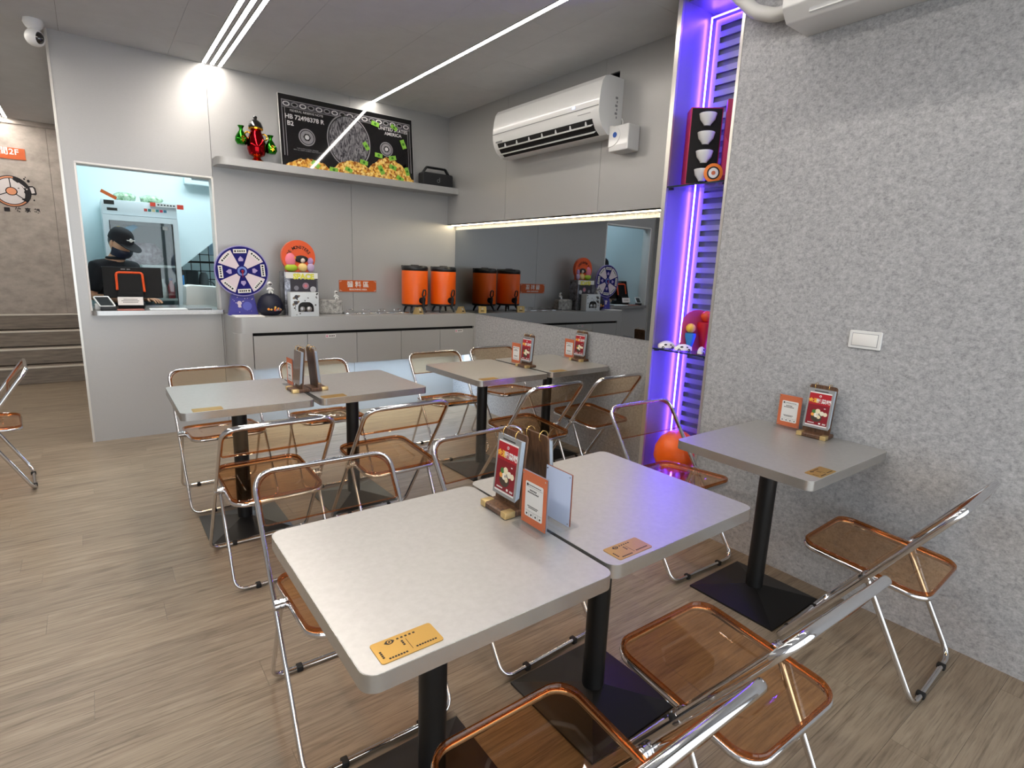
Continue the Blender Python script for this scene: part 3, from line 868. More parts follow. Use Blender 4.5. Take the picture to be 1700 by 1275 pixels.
# body with the doors' recess: front band, left rounded end, recessed carcass
inct(MB()).prism(plan, 0.872, 1.0, 'z').build('top_body', M_alu, ct, smooth=True)
lend = fillet([(0.885, YB - 0.001, 0), (0.885, YC, 0), (1.018, YC, 0), (1.018, YB - 0.001, 0)], [0, 0.11, 0, 0], 9, True)
inct(MB()).prism([(p.x, p.y) for p in lend], 0.57, 0.8719, 'z').build('rounded_end', M_alu, ct, smooth=True)
inct(MB()).box(1.018, XM - 0.001, YC + 0.03, YB - 0.001, 0.575, 0.872).build('carcass', M_dark, ct)
inct(MB()).box(XM - 0.02, XM - 0.001, YC, YC + 0.03, 0.57, 0.872).build('end_stile', M_alu, ct)
XD = [1.022, 1.457, 1.90, 2.342, 2.77, 3.17]
for k in range(5):
    d = inct(MB()).box(XD[k] + 0.002, XD[k + 1] - 0.002, YC - 0.001, YC + 0.02, 0.57, 0.846).build('door', M_alu, ct)
    if k in (1, 4):
        cx = (1.66, 2.99)[k == 4]
        q = inct(MB()).box(cx - 0.045, cx + 0.045, YC - 0.002, YC - 0.001, 0.812, 0.838).build('door_label', M_white2, d)
        inct(MB()).prism(disc((cx - 0.033, 0.825), 0.009, 14), YC - 0.0025, YC - 0.002, 'y').build('label_mark', mat('label_pink', S(206, 120, 150), 0.5), d)
        qq = inct(MB())
        for j in range(4): qq.box(cx - 0.017 + j * 0.014, cx - 0.007 + j * 0.014, YC - 0.0025, YC - 0.002, 0.820, 0.831)
        qq.build('print', M_ink, d)
CT = 1.0
# cool light strip under the counter
uc = thing('under_counter_light', 'cool white light strip on the underside of the floating counter', 'light', (2.1, 5.02, 0.575))
MB().box(-1.0, 1.05, -0.012, 0.012, -0.008, -0.0005).build('diffuser', M_under, uc)
MB().box(-1.0, 1.05, -0.018, -0.012, -0.010, -0.0005).box(-1.0, 1.05, 0.012, 0.018, -0.010, -0.0005).build('channel', M_trim, uc)

# shelf
poly = fillet([(0.879, YB - 0.0005, 0), (0.879, YB - 0.212, 0), (XU - 0.0005, YB - 0.212, 0), (XU - 0.0005, YB - 0.0005, 0)], [0, 0.085, 0, 0], 8, True)
o = MB().prism([(p.x, p.y) for p in poly], 2.194, 2.253, 'z').build('wall_shelf', M_alu, smooth=True)
tag(o, 'long aluminium wall shelf with a rounded end below the light strip', 'shelf')
SH = 2.253

# ------------------------------------------------------------------ framed banknote picture leaning on the shelf
pic = thing('banknote_picture', 'glossy black banknote picture with gold coins leaning on the shelf', 'picture', (2.03, YB - 0.081, SH + 0.0015))
pic.rotation_euler = (radians(-5.6), 0, 0)
PWD, PH = 0.626, 0.606
MB().box(-PWD, PWD, 0, 0.022, 0, PH).build('frame_board', M_white2, pic)
M_pb = mat('gloss_black', S(16, 15, 18), 0.03, coat=1.0)
M_pg = mat('gloss_grey', S(138, 136, 140), 0.03, coat=1.0)
M_pg2 = mat('gloss_dark_grey', S(74, 72, 78), 0.03, coat=1.0)
M_pw = mat('gloss_pale', S(200, 198, 200), 0.03, coat=1.0)
M_coin = add_noise(mat('gloss_coins', S(220, 160, 60), 0.05, coat=1.0), S(150, 84, 30), S(246, 206, 112), (1, 1, 1), 36, 3, 0.5, 0.42, 0.58)
M_note = mat('gloss_note_green', S(130, 186, 70), 0.04, coat=1.0)
M_notd = mat('gloss_note_dark', S(70, 120, 44), 0.04, coat=1.0)
def flat(poly, y, m, n='print'):
    return MB().prism(poly, y - 0.0006, y, 'y').build(n, m, pic)
flat(rrect(-PWD + .003, PWD - .003, 0.003, PH - 0.003, 0.0), -0.0001, M_pb, 'picture_face')
# ornamental border of the note
def bar(x0, x1, z0, z1, y, m): flat([(x0, z0), (x1, z0), (x1, z1), (x0, z1)], y, m)
for (x0, x1, z0, z1) in ((-0.60, 0.60, 0.553, 0.560), (-0.60, 0.60, 0.497, 0.501), (-0.60, -0.594, 0.1, 0.56), (0.594, 0.60, 0.1, 0.56), (-0.577, -0.573, 0.1, 0.5), (0.573, 0.577, 0.1, 0.5)):
    bar(x0, x1, z0, z1, -0.0007, M_pg)
bar(-0.594, 0.594, 0.503, 0.551, -0.0006, M_pg2)
for k in range(17):
    x = -0.56 + 0.07 * k
    flat(disc((x, 0.527), 0.030, 16, 0.020), -0.0013, M_pg if k % 2 else M_pw)
    flat(disc((x, 0.527), 0.020, 16, 0.012), -0.0019, M_pb if k % 2 else M_pg2)
text('HB 72498378 R', 0.052, M_pw, pic, (-0.41, -0.0012, 0.425), '-y', bold=0.0012)
text('B2', 0.052, M_pw, pic, (-0.535, -0.0012, 0.37), '-y', bold=0.0012)
text('FEDERAL RESERVE NOTE', 0.026, M_pw, pic, (-0.39, -0.0012, 0.477), '-y')
text('THIS NOTE IS LEGAL TENDER\nFOR ALL DEBTS, PUBLIC AND PRIVATE', 0.014, M_pg, pic, (-0.40, -0.0012, 0.165), '-y')
text('UNITED STATES\nAMERICA', 0.042, M_pw, pic, (0.42, -0.0012, 0.455), '-y', bold=0.0008)
for (c, r) in (((-0.40, 0.275), 0.072), ((0.345, 0.29), 0.066)):
    flat(disc(c, r, 36), -0.0007, M_pg); flat(disc(c, r * 0.86, 36), -0.0012, M_pb); flat(disc(c, r * 0.78, 36), -0.0017, M_pg)
    flat(disc(c, r * 0.45, 6), -0.0022, M_pb); flat(disc(c, r * 0.28, 8), -0.0027, M_pw)
# plain oval portrait field, left without a portrait
M_hatch = add_noise(mat('gloss_hatch', S(90, 88, 92), 0.04, coat=1.0), S(52, 50, 56), S(140, 138, 142), (1, 1, 0.35), 34, 4, 0.6, 0.4, 0.6, distort=2.0)
flat(disc((-0.02, 0.30), 0.205, 48, 0.235), -0.0009, M_pg); flat(disc((-0.02, 0.30), 0.194, 48, 0.224), -0.0014, M_pb); flat(disc((-0.02, 0.30), 0.186, 48, 0.216), -0.0019, M_hatch)
# coin heaps along the bottom and loose notes
def heap(x0, x1, h, y, seed):
    rnd = random.Random(seed); n = 22
    pts = [(x0, 0.004)]
    for i in range(n + 1):
        s = i / n
        pts.append((x0 + (x1 - x0) * s, 0.01 + h * sin(pi * min(max(s, 0.02), 0.98)) ** 0.8 + rnd.uniform(-0.008, 0.008)))
    pts.append((x1, 0.004))
    flat(pts, y, M_coin, 'coin_heap')
heap(-0.60, -0.18, 0.085, -0.006, 1); heap(-0.22, 0.24, 0.125, -0.0066, 2); heap(0.10, 0.615, 0.20, -0.0072, 3)
rnd = random.Random(5)
coin_m = MB().prism(disc((0, 0), 0.0135, 14, 0.010), -0.0012, 0, 'y').mesh('coin'); coin_m.materials.append(mat('gloss_gold', S(232, 176, 74), 0.05, coat=1.0))
coin_m2 = MB().prism(disc((0, 0), 0.0115, 14, 0.009), -0.0012, 0, 'y').mesh('coin'); coin_m2.materials.append(mat('gloss_gold_dark', S(190, 122, 44), 0.05, coat=1.0))
coin_m3 = MB().prism(disc((0, 0), 0.0125, 14, 0.0095), -0.0012, 0, 'y').mesh('coin'); coin_m3.materials.append(mat('gloss_gold_pale', S(246, 214, 130), 0.05, coat=1.0))
for i in range(230):
    x = rnd.uniform(-0.59, 0.605)
    hmax = max(0.085 * max(0, sin(pi * (x + 0.6) / 0.42)) if x < -0.18 else 0, 0.125 * sin(pi * (x + 0.22) / 0.46) if -0.22 < x < 0.24 else 0, 0.20 * sin(pi * (x - 0.1) / 0.515) if x > 0.1 else 0)
    z = rnd.uniform(0.012, max(0.02, hmax))
    o = link('coin', (coin_m, coin_m2, coin_m3)[i % 3], pic, (x, -0.0073 - 0.0000025 * i, z)); o.rotation_euler = (0, rnd.uniform(0, 3), 0)
for (x, z, a, s) in ((0.11, 0.135, .2, 1), (0.28, 0.09, 1.1, 1.1), (0.40, 0.13, .3, 1), (0.47, 0.035, .5, 1), (0.55, 0.11, 1.3, 1), (0.26, 0.22, .1, 1), (0.40, 0.215, -.2, 1), (-0.34, 0.055, .6, 1), (-0.18, 0.03, .1, 1), (-0.04, 0.05, .4, .9), (0.52, 0.36, 1.2, 1.1), (0.14, 0.285, 1.0, 1.0), (0.24, 0.50, .2, 1), (0.43, 0.50, .5, .9)):
    q = MB(); q.M = Matrix.Translation((x, 0, z)) @ Matrix.Rotation(a, 4, 'Y')
    q.box(-0.038 * s, 0.038 * s, -0.0098, -0.009, -0.02 * s, 0.02 * s); q.build('money_note', M_note, pic)
    q = MB(); q.M = Matrix.Translation((x, 0, z)) @ Matrix.Rotation(a, 4, 'Y')
    q.prism(disc((0, 0), 0.012 * s, 14), -0.0104, -0.0098, 'y'); q.build('money_note', M_notd, pic)

# plain red and gold chrome ornament with two green sacks (no figure)
M_rchr = mat('red_chrome', S(150, 16, 24), 0.08, 1.0)
M_gchr = mat('gold_chrome', S(236, 170, 50), 0.1, 1.0)
M_grch = mat('green_chrome', S(40, 140, 30), 0.1, 1.0)
M_bchr = mat('black_gloss', S(14, 13, 15), 0.06, coat=1.0)
orn = thing('chrome_ornament', 'red and gold chrome urn with two green sacks on the shelf', 'ornament', (1.197, YB - 0.115, SH))
MB().lathe([(0.002, 0), (0.058, 0), (0.060, 0.008), (0.045, 0.018), (0.030, 0.030), (0.026, 0.042)], 24).build('gold_foot', M_gchr, orn, smooth=True)
MB().lathe([(0.026, 0.04), (0.060, 0.058), (0.074, 0.10), (0.072, 0.15), (0.058, 0.20), (0.044, 0.235), (0.040, 0.25)], 28).build('red_urn', M_rchr, orn, smooth=True)
MB().lathe([(0.040, 0.248), (0.056, 0.254), (0.058, 0.266), (0.044, 0.274)], 24).build('gold_collar', M_gchr, orn, smooth=True)
MB().lathe([(0.054, 0.268), (0.058, 0.276), (0.046, 0.31), (0.02, 0.33), (0.012, 0.338), (0.017, 0.35), (0.012, 0.36), (0.002, 0.362)], 28).build('black_lid', M_bchr, orn, smooth=True)
for s, dz in ((-1, 0.03), (1, -0.01)):
    MB().torus((s * 0.062, 0, 0.205), 0.024, 0.006, 'y', 18, 7).build('gold_handle', M_gchr, orn, smooth=True)
    sk = MB().lathe([(0.002, 0), (0.034, 0.004), (0.049, 0.03), (0.046, 0.06), (0.028, 0.092), (0.014, 0.112), (0.012, 0.124), (0.026, 0.148), (0.022, 0.146), (0.006, 0.126)], 22, (s * 0.112, 0, 0.09 + dz)).build('green_sack', M_grch, orn, smooth=True)
    text('$', 0.06, M_gchr, sk, (s * 0.112, -0.0505, 0.133 + dz), '-y', bold=0.001)

# portable speaker
sp = thing('portable_speaker', 'black portable speaker with a carrying handle on the shelf end', 'speaker', (2.882, YB - 0.11, SH))
MB().prism(rrect(-0.17, 0.17, 0.0, 0.125, 0.02, 4), -0.055, 0.055, 'y', 0.008).build('body', mat('speaker_grille', S(34, 34, 36), 0.75), sp, smooth=True)
MB().tube(fillet([(-0.15, 0, 0.118), (-0.105, 0, 0.178), (0.105, 0, 0.178), (0.15, 0, 0.118)], 0.02, 5), 0.012, 8, r2=0.02, nrm=(0, 1, 0)).build('handle', M_bplastic, sp, smooth=True)
MB().torus((0.0, -0.0556, 0.052), 0.014, 0.0016, 'y', 18, 6).box(0.012, 0.0155, -0.0565, -0.055, 0.045, 0.085).build('logo_mark', M_grey, sp)

# seasoning sign
sg = thing('area_sign', 'orange seasoning area sign on the back wall above the counter', 'sign', (2.089, YB - 0.001, 1.248))
MB().prism(rrect(-0.187, 0.187, -0.055, 0.055, 0.004, 3), -0.006, 0.0, 'y').build('plate', M_osign, sg)
text('醬 料 區', 0.062, M_white2, sg, (0, -0.0065, 0.012), '-y', bold=0.0012)
text('SEASONING AREA', 0.022, M_white2, sg, (0, -0.0065, -0.034), '-y', bold=0.0006)
for sx in (-1, 1):
    for sz_ in (-1, 1):
        MB().box(sx * 0.172 - 0.010, sx * 0.172 + 0.010, -0.0068, -0.006, sz_ * 0.046 - 0.0015, sz_ * 0.046 + 0.0015).box(sx * 0.180 - 0.0015, sx * 0.180 + 0.0015, -0.0068, -0.006, sz_ * 0.041 - 0.006, sz_ * 0.041 + 0.006).build('corner_mark', M_white2, sg)

# drink dispensers
def dispenser():
    t = thing('drink_dispenser', 'x', 'dispenser')
    MB().lathe([(0.125, 0.085), (0.129, 0.09), (0.130, 0.10), (0.130, 0.432), (0.126, 0.44), (0.06, 0.44)], 40).build('orange_body', M_orange, t, smooth=True)
    MB().lathe([(0.128, 0.436), (0.132, 0.444), (0.132, 0.468), (0.122, 0.484), (0.10, 0.489), (0.095, 0.484), (0.045, 0.484), (0.04, 0.496), (0.002, 0.498)], 40).build('lid', M_bplastic, t, smooth=True)
    for a in (0.5, 2.6, 4.7):
        MB().box(0.118 * cos(a) - 0.012, 0.118 * cos(a) + 0.012, 0.118 * sin(a) - 0.012, 0.118 * sin(a) + 0.012, 0.45, 0.487).build('lid_latch', M_bplastic, t, bevel=0.004)
    MB().lathe([(0.06, 0.07), (0.122, 0.07), (0.131, 0.078), (0.131, 0.092), (0.06, 0.092)], 40).build('base_ring', M_bplastic, t, smooth=True)
    for a in (-2.45, -0.85, 0.7, 2.2):
        c, s = cos(a), sin(a)
        MB().tube([(0.085 * c, 0.085 * s, 0.075), (0.108 * c, 0.108 * s, 0.03), (0.118 * c, 0.118 * s, 0.004)], [0.014, 0.010, 0.008], 8).build('leg', M_bplastic, t, smooth=True)
    tp = MB().tube([(0, -0.125, 0.14), (0, -0.172, 0.14)], 0.019, 10).tube([(0, -0.165, 0.165), (0, -0.165, 0.075)], [0.019, 0.013], 10).build('tap', M_bplastic, t, smooth=True)
    MB().lathe([(0.032, 0), (0.032, 0.008)], 16).build('tap_collar', M_bplastic, tp).matrix_local = Matrix.Translation((0, -0.128, 0.135)) @ Matrix.Rotation(pi / 2, 4, 'X')
    MB().tube(fillet([(0, -0.165, 0.16), (-0.019, -0.17, 0.195), (-0.012, -0.178, 0.245), (0.014, -0.178, 0.245), (0.019, -0.17, 0.195), (0, -0.165, 0.16)], 0.012, 4), 0.007, 7).build('tap_lever', M_bplastic, tp, smooth=True)
    return t
d0 = dispenser()
place(d0, (2.602, 5.10, CT), radians(5)); d0['label'] = 'orange drink dispenser with a black tap beside the seasoning trays'
d1 = copy_tree(d0); place(d1, (2.93, 5.10, CT), radians(5)); d1['label'] = 'orange drink dispenser with a black tap next to the mirror'
for d in (d0, d1): d.scale = (1.0, 1.0, 0.955)
for d in (d0, d1): d['group'] = 'orange drink dispensers'

# gold A-shaped stands
def gstand():
    t = thing('tent_sign', 'x', 'sign')
    MB().prism([(-0.036, 0), (0.036, 0), (0.008, 0.068), (-0.008, 0.068)], -0.042, 0.042, 'x').build('gold_tent', M_gold, t)
    q = MB(); q.M = Matrix.Translation((0, -0.0205, 0.038)) @ Matrix.Rotation(radians(-22), 4, 'X')
    q.prism(disc((0, 0.006), 0.0105, 16), -0.0022, -0.001, 'y'); q.build('print', M_white2, t)
    q = MB(); q.M = Matrix.Translation((0, -0.0205, 0.038)) @ Matrix.Rotation(radians(-22), 4, 'X')
    for k in range(4): q.box(-0.018 + k * 0.0095, -0.0105 + k * 0.0095, -0.0022, -0.001, -0.024, -0.014)
    q.build('print', M_ink, t)
    return t
g0 = gstand(); place(g0, (2.552, 4.925, CT), radians(25)); g0['label'] = 'small gold tent sign in front of the dispenser by the trays'
g1 = copy_tree(g0); place(g1, (3.055, 4.945, CT), radians(25)); g1['label'] = 'small gold tent sign against the mirror'
for d in (g0, g1): d['group'] = 'gold tent signs'

# clear seasoning trays with lids
def tray():
    t = thing('seasoning_tray', 'x', 'tray')
    MB().box(-0.078, 0.078, -0.11, 0.11, 0.0, 0.012).build('tray_body', M_chrome, t, bevel=0.003)
    MB().box(-0.080, 0.080, -0.112, 0.112, 0.0125, 0.02).build('clear_lid', M_clear, t, bevel=0.002)
    MB().tube(fillet([(-0.03, 0, 0.019), (-0.03, 0, 0.034), (0.03, 0, 0.034), (0.03, 0, 0.019)], 0.008, 3), 0.003, 6).build('lid_handle', M_chrome, t, smooth=True)
    return t
t0 = tray()
for k in range(4):
    c = t0 if k == 0 else copy_tree(t0)
    place(c, (1.932 + 0.162 * k, 5.12, CT + 0.0005), 0)
    c['label'] = ('clear lidded seasoning tray beside the crater box', 'clear lidded seasoning tray, second from the crater box', 'clear lidded seasoning tray, third from the crater box', 'clear lidded seasoning tray next to the dispenser')[k]
    c['group'] = 'seasoning trays on the counter'

# prize wheel
wh = thing('prize_wheel', 'navy and pink prize wheel on a blue stand at the counter end', 'prize wheel', (1.012, 5.14, CT))
MB().prism([(-0.115, 0), (0.115, 0), (0.085, 0.17), (-0.085, 0.17)], -0.02, 0.04, 'y').build('stand', mat('stand_blue', S(66, 62, 150), 0.4), wh)
WC = Vector((0, 0, 0.365)); WR = 0.207
dk = MB(); dk.M = Matrix.Translation(WC); dk.prism(disc((0, 0), WR, 56), -0.045, -0.022, 'y'); wd = dk.build('disc', mat('wheel_rim', S(150, 140, 196), 0.3), wh)
for k in range(8):
    a0 = 2 * pi * k / 8 - pi / 8 + 0.06; a1 = a0 + 2 * pi / 8
    pts = [(0.045 * cos(a0), 0.045 * sin(a0))] + [((WR - 0.008) * cos(a0 + (a1 - a0) * j / 8), (WR - 0.008) * sin(a0 + (a1 - a0) * j / 8)) for j in range(9)] + [(0.045 * cos(a1), 0.045 * sin(a1))]
    nv = MB(); nv.M = Matrix.Translation(WC); nv.prism(pts, -0.0465, -0.045, 'y')
    navy = (k % 2 == 0)
    if not navy:
        pts2 = [(p[0] * 0.93, p[1] * 0.93) for p in pts]
        bg = MB(); bg.M = Matrix.Translation(WC); bg.prism(pts, -0.0462, -0.045, 'y'); bg.build('sector', M_navy, wd)
        nv = MB(); nv.M = Matrix.Translation(WC); nv.prism(pts2, -0.0475, -0.0462, 'y')
    nv.build('sector', M_navy if navy else M_pink, wd)
    am = (a0 + a1) / 2
    lb = MB(); lb.M = Matrix.Translation(WC + Vector((0.162 * cos(am), 0, 0.162 * sin(am)))) @ Matrix.Rotation(-(am - pi / 2), 4, 'Y')
    lb.box(-0.05, 0.05, -0.0492, -0.0476, -0.016, 0.016); lb.build('prize_label', M_white2, wd)
    tx = MB(); tx.M = lb.M; tx.prism(disc((-0.035, 0), 0.008, 10), -0.0498, -0.0492, 'y')
    for j in range(4): tx.box(-0.02 + j * 0.016, -0.008 + j * 0.016, -0.0498, -0.0492, -0.006, 0.006)
    tx.build('print', M_ink, wd)
    if navy:
        ic = MB(); ic.M = Matrix.Translation(WC + Vector((0.098 * cos(am), 0, 0.098 * sin(am)))) @ Matrix.Rotation(-(am - pi / 2), 4, 'Y')
        ic.prism([(-0.016, -0.018), (0.016, -0.018), (0.02, 0.0), (0.0, 0.024), (-0.02, 0.0)], -0.0478, -0.0466, 'y'); ic.build('icon', mat('icon_lilac', S(176, 160, 206), 0.5), wd)
for r, y, m in ((0.046, -0.05, M_navy), (0.036, -0.052, mat('hub_blue', S(112, 134, 206), 0.3)), (0.02, -0.058, M_navy), (0.009, -0.066, M_red)):
    q = MB(); q.M = Matrix.Translation(WC); q.prism(disc((0, 0), r, 28), y, -0.0455, 'y'); q.build('hub', m, wd)
q = MB(); q.M = Matrix.Translation(WC); q.prism([(-0.006, 0.0), (0.006, 0.0), (0.0, -0.055)], -0.066, -0.062, 'y'); q.build('pointer', M_red, wh)
st_ = MB(); rnd = random.Random(3)
for k in range(22): st_.prism(disc((rnd.uniform(-0.08, 0.08), rnd.uniform(0.02, 0.15)), rnd.uniform(0.0015, 0.004), 8), -0.0208, -0.02, 'y')
st_.build('star_print', M_pink, wh)
q = MB(); q.prism(disc((0.03, 0.075), 0.036, 20), -0.0212, -0.02, 'y'); q.build('print', mat('stand_planet', S(96, 100, 190), 0.5), wh)
q = MB(); q.prism(disc((-0.03, 0.10), 0.018, 12), -0.0212, -0.02, 'y'); q.build('print', M_pink, wh)
q = MB(); q.prism(disc((-0.03, 0.075), 0.013, 10), -0.0212, -0.02, 'y'); q.build('print', M_pink, wh)
o = MB().box(0.905, 1.13, 4.90, 5.06, CT, CT + 0.008).build('white_board', M_white2, bevel=0.002)
tag(o, 'flat white sheet lying on the counter in front of the prize wheel', 'sheet')

# navy egg-shaped ornament with a white astronaut on top
eg = thing('navy_ornament', 'dark navy egg-shaped ornament with orange stones beside the wheel', 'ornament', (1.214, 5.07, CT))
MB().lathe([(0.002, 0), (0.06, 0), (0.085, 0.02), (0.103, 0.06), (0.104, 0.09), (0.092, 0.13), (0.066, 0.165), (0.03, 0.184), (0.002, 0.188)], 30).build('shell', M_navydk, eg, smooth=True)
rnd = random.Random(9)
for k in range(14):
    a = -pi / 2 + 0.25 + rnd.uniform(-0.75, 0.55); r = 0.098
    MB().ball((r * cos(a), r * sin(a), 0.062 + rnd.uniform(-0.012, 0.012)), rnd.uniform(0.008, 0.014), 8, 5).build('stone', mat('stone_%d' % (k % 4), (S(236, 150, 60), S(206, 90, 70), S(250, 196, 90), S(150, 140, 150))[k % 4], 0.5), eg, smooth=True)
def astronaut(label, loc, s=1.0, rz=0.0):
    t = thing('astronaut_figurine', label, 'figurine', loc, rz, 'white astronaut figurines')
    V = {'pel': (0, 0, 0.034 * s, 0.016 * s), 'ch': (0, 0, 0.062 * s, 0.019 * s), 'nk': (0, 0, 0.078 * s, 0.012 * s),
         'lk': (-0.014 * s, -0.022 * s, 0.032 * s, 0.010 * s), 'lf': (-0.015 * s, -0.028 * s, 0.006 * s, 0.010 * s), 'rk': (0.014 * s, -0.022 * s, 0.032 * s, 0.010 * s), 'rf': (0.016 * s, -0.028 * s, 0.006 * s, 0.010 * s),
         'le': (-0.030 * s, -0.004 * s, 0.052 * s, 0.008 * s), 'lh': (-0.026 * s, -0.024 * s, 0.046 * s, 0.008 * s), 're': (0.030 * s, -0.004 * s, 0.052 * s, 0.008 * s), 'rh': (0.027 * s, -0.024 * s, 0.046 * s, 0.008 * s)}
    skin_obj('suit', V, [('pel', 'ch'), ('ch', 'nk'), ('pel', 'lk'), ('lk', 'lf'), ('pel', 'rk'), ('rk', 'rf'), ('ch', 'le'), ('le', 'lh'), ('ch', 're'), ('re', 'rh')], M_white, t, 0, 2)
    MB().ball((0, 0, 0.104 * s), 0.027 * s, 16, 10).build('helmet', M_white, t, smooth=True)
    MB().ball((0, -0.012 * s, 0.104 * s), 0.019 * s, 14, 8, (1.05, 0.9, 0.85)).build('visor', mat('visor_grey', S(92, 88, 90), 0.15, coat=1.0), t, smooth=True)
    MB().box(-0.016 * s, 0.016 * s, 0.014 * s, 0.034 * s, 0.045 * s, 0.085 * s).build('backpack', M_white, t, bevel=0.004 * s)
    return t
astronaut('white astronaut figurine sitting on the navy ornament', (1.214, 5.055, CT + 0.178), 0.82)

# space themed boxes
sb = thing('space_box', 'tall grey space display box with a yellow title under the orange dome', 'box', (1.465, 5.085, CT))
M_sgrey = add_noise(mat('box_silver', S(150, 150, 156), 0.25, 0.6), S(62, 62, 68), S(168, 168, 176), (1, 1, 1), 22, 6, 0.7, 0.36, 0.62)
MB().box(-0.142, 0.142, -0.075, 0.075, 0, 0.372).build('box_body', M_sgrey, sb, bevel=0.003)
MB().box(-0.13, 0.142, -0.0765, -0.075, 0.318, 0.368).build('banner', M_white2, sb)
text('SPACE', 0.062, mat('title_yellow', S(226, 220, 80), 0.5), sb, (0.02, -0.078, 0.333), '-y', bold=0.0035)
MB().box(-0.095, 0.13, -0.0762, -0.0748, 0.19, 0.312).build('print', mat('print_dark', S(52, 48, 56), 0.4), sb)
for (x, z, r, c) in ((0.035, 0.255, 0.028, S(150, 120, 132)), (0.035, 0.255, 0.013, S(206, 110, 116)), (0.098, 0.225, 0.026, S(186, 186, 190)), (-0.045, 0.235, 0.02, S(120, 118, 126))):
    MB().prism(disc((x, z), r, 18), -0.0775 - 0.0006 * (r < 0.02), -0.0762, 'y').build('print', mat('p%d%d' % (int(x * 1000), int(r * 1000)), c, 0.4), sb)
sb2 = thing('space_gift_box', 'white patterned gift box with two silver balls in its window', 'box', (1.452, 4.935, CT))
M_bw = mat('box_white', S(214, 220, 224), 0.3, coat=0.4)
MB().box(-0.118, 0.118, -0.05, 0.05, 0, 0.205).build('box_body', M_bw, sb2, bevel=0.003)
MB().prism(rrect(-0.058, 0.072, 0.04, 0.122, [0.004, 0.004, 0.045, 0.045], 6), -0.0512, -0.05, 'y').build('box_window', M_bchr, sb2)
for x in (-0.022, 0.034): MB().ball((x, -0.052, 0.062), 0.023, 16, 10, (1, 0.5, 1)).build('silver_ball', mat('silver_ball', S(170, 170, 172), 0.3, 0.8), sb2, smooth=True)
rnd = random.Random(11)
for k in range(26):
    x, z = rnd.uniform(-0.105, 0.105), rnd.uniform(0.012, 0.195)
    if -0.068 < x < 0.082 and 0.03 < z < 0.132: continue
    q = MB(); q.M = Matrix.Translation((x, 0, z)) @ Matrix.Rotation(rnd.uniform(0, 3), 4, 'Y')
    s = rnd.uniform(0.004, 0.009)
    q.prism([(-s, -s * .5), (s * .6, -s * .7), (s * 1.2, s * .2), (0, s), (-s * 1.1, s * .4)], -0.0508, -0.05, 'y'); q.build('print', M_ink if k % 4 else M_grey, sb2)
for (x, z, a) in ((-0.07, 0.165, 0.4), (-0.075, 0.115, 0.5)):
    q = MB(); q.M = Matrix.Translation((x, 0, z)) @ Matrix.Rotation(-a, 4, 'Y'); q.prism(disc((0, 0), 0.034, 20, 0.012), -0.051, -0.05, 'y'); q.build('print', mat('planet_ring', S(120, 104, 86), 0.5), sb2)
    q = MB(); q.M = Matrix.Translation((x, 0, z)); q.prism(disc((0, 0.002), 0.016, 16), -0.0516, -0.05, 'y'); q.build('print', M_pg2, sb2)

# orange dome sign with plain coloured cushions, no figures
dm = thing('dome_sign', 'orange domed sign board standing on the grey space box', 'sign', (1.468, 5.085, CT + 0.372))
dome = [(-0.105, 0.0), (0.115, 0.0)] + [(0.0 + 0.143 * cos(a), 0.128 + 0.143 * sin(a)) for a in [(-0.62 + (pi + 1.24) * k / 28) for k in range(29)]]
MB().prism(dome, -0.012, 0.03, 'y').build('board', mat('dome_orange', S(232, 92, 40), 0.35, coat=0.3), dm)
for k, ch in enumerate('BE MONSTERS'):
    a = radians(155 - 12.2 * k)
    if ch != ' ':
        text(ch, 0.036, M_ink, dm, (0.005 + 0.098 * cos(a), -0.0135, 0.112 + 0.098 * sin(a)), '-y', bold=0.0008, rot=a - pi / 2)
for (x, z, r, sc, c) in ((-0.072, 0.10, 0.055, (0.8, 0.35, 1.1), S(238, 130, 150)), (-0.068, 0.034, 0.05, (1.1, 0.5, 0.66), S(170, 196, 50)), (-0.055, 0.118, 0.028, (1.2, 0.5, 0.6), S(244, 160, 50)),
                         (0.02, 0.11, 0.04, (1.5, 0.3, 0.8), S(24, 22, 24)), (0.03, 0.04, 0.04, (1, 0.55, 0.95), S(240, 206, 130)), (0.03, 0.10, 0.022, (1, 1.0, 1.0), S(230, 210, 200)), (0.098, 0.04, 0.032, (1, 0.5, 1.25), S(196, 172, 206)), (0.098, 0.095, 0.026, (1, 0.5, 1.2), S(186, 150, 200))):
    MB().ball((x, -0.018, z), r, 16, 9, sc).build('cushion', mat('cushion_%d_%d' % (int(x * 1000), int(z * 1000)), c, 0.5), dm, smooth=True)

# crater box with an astronaut on top
cb = thing('crater_box', 'grey cratered moon block beside the space gift box', 'ornament', (1.738, 5.12, CT))
M_moon = add_noise(mat('moon_grey', S(168, 166, 162), 0.8), S(128, 126, 123), S(190, 188, 184), (1, 1, 1), 28, 5, 0.6, 0.35, 0.65, 0.5, 0.006)
MB().prism(rrect(-0.112, 0.112, 0.0, 0.13, [0, 0, 0.03, 0.03], 5), -0.05, 0.05, 'y', 0.008).build('block', M_moon, cb, smooth=True)
rnd = random.Random(4)
for k in range(11):
    MB().torus((rnd.uniform(-0.095, 0.095), -0.05, rnd.uniform(0.02, 0.112)), rnd.uniform(0.008, 0.018), 0.004, 'y', 14, 6).build('crater', M_moon, cb, smooth=True)
astronaut('small white astronaut figurine sitting on the cratered moon block', (1.80, 5.105, CT + 0.126), 0.66)

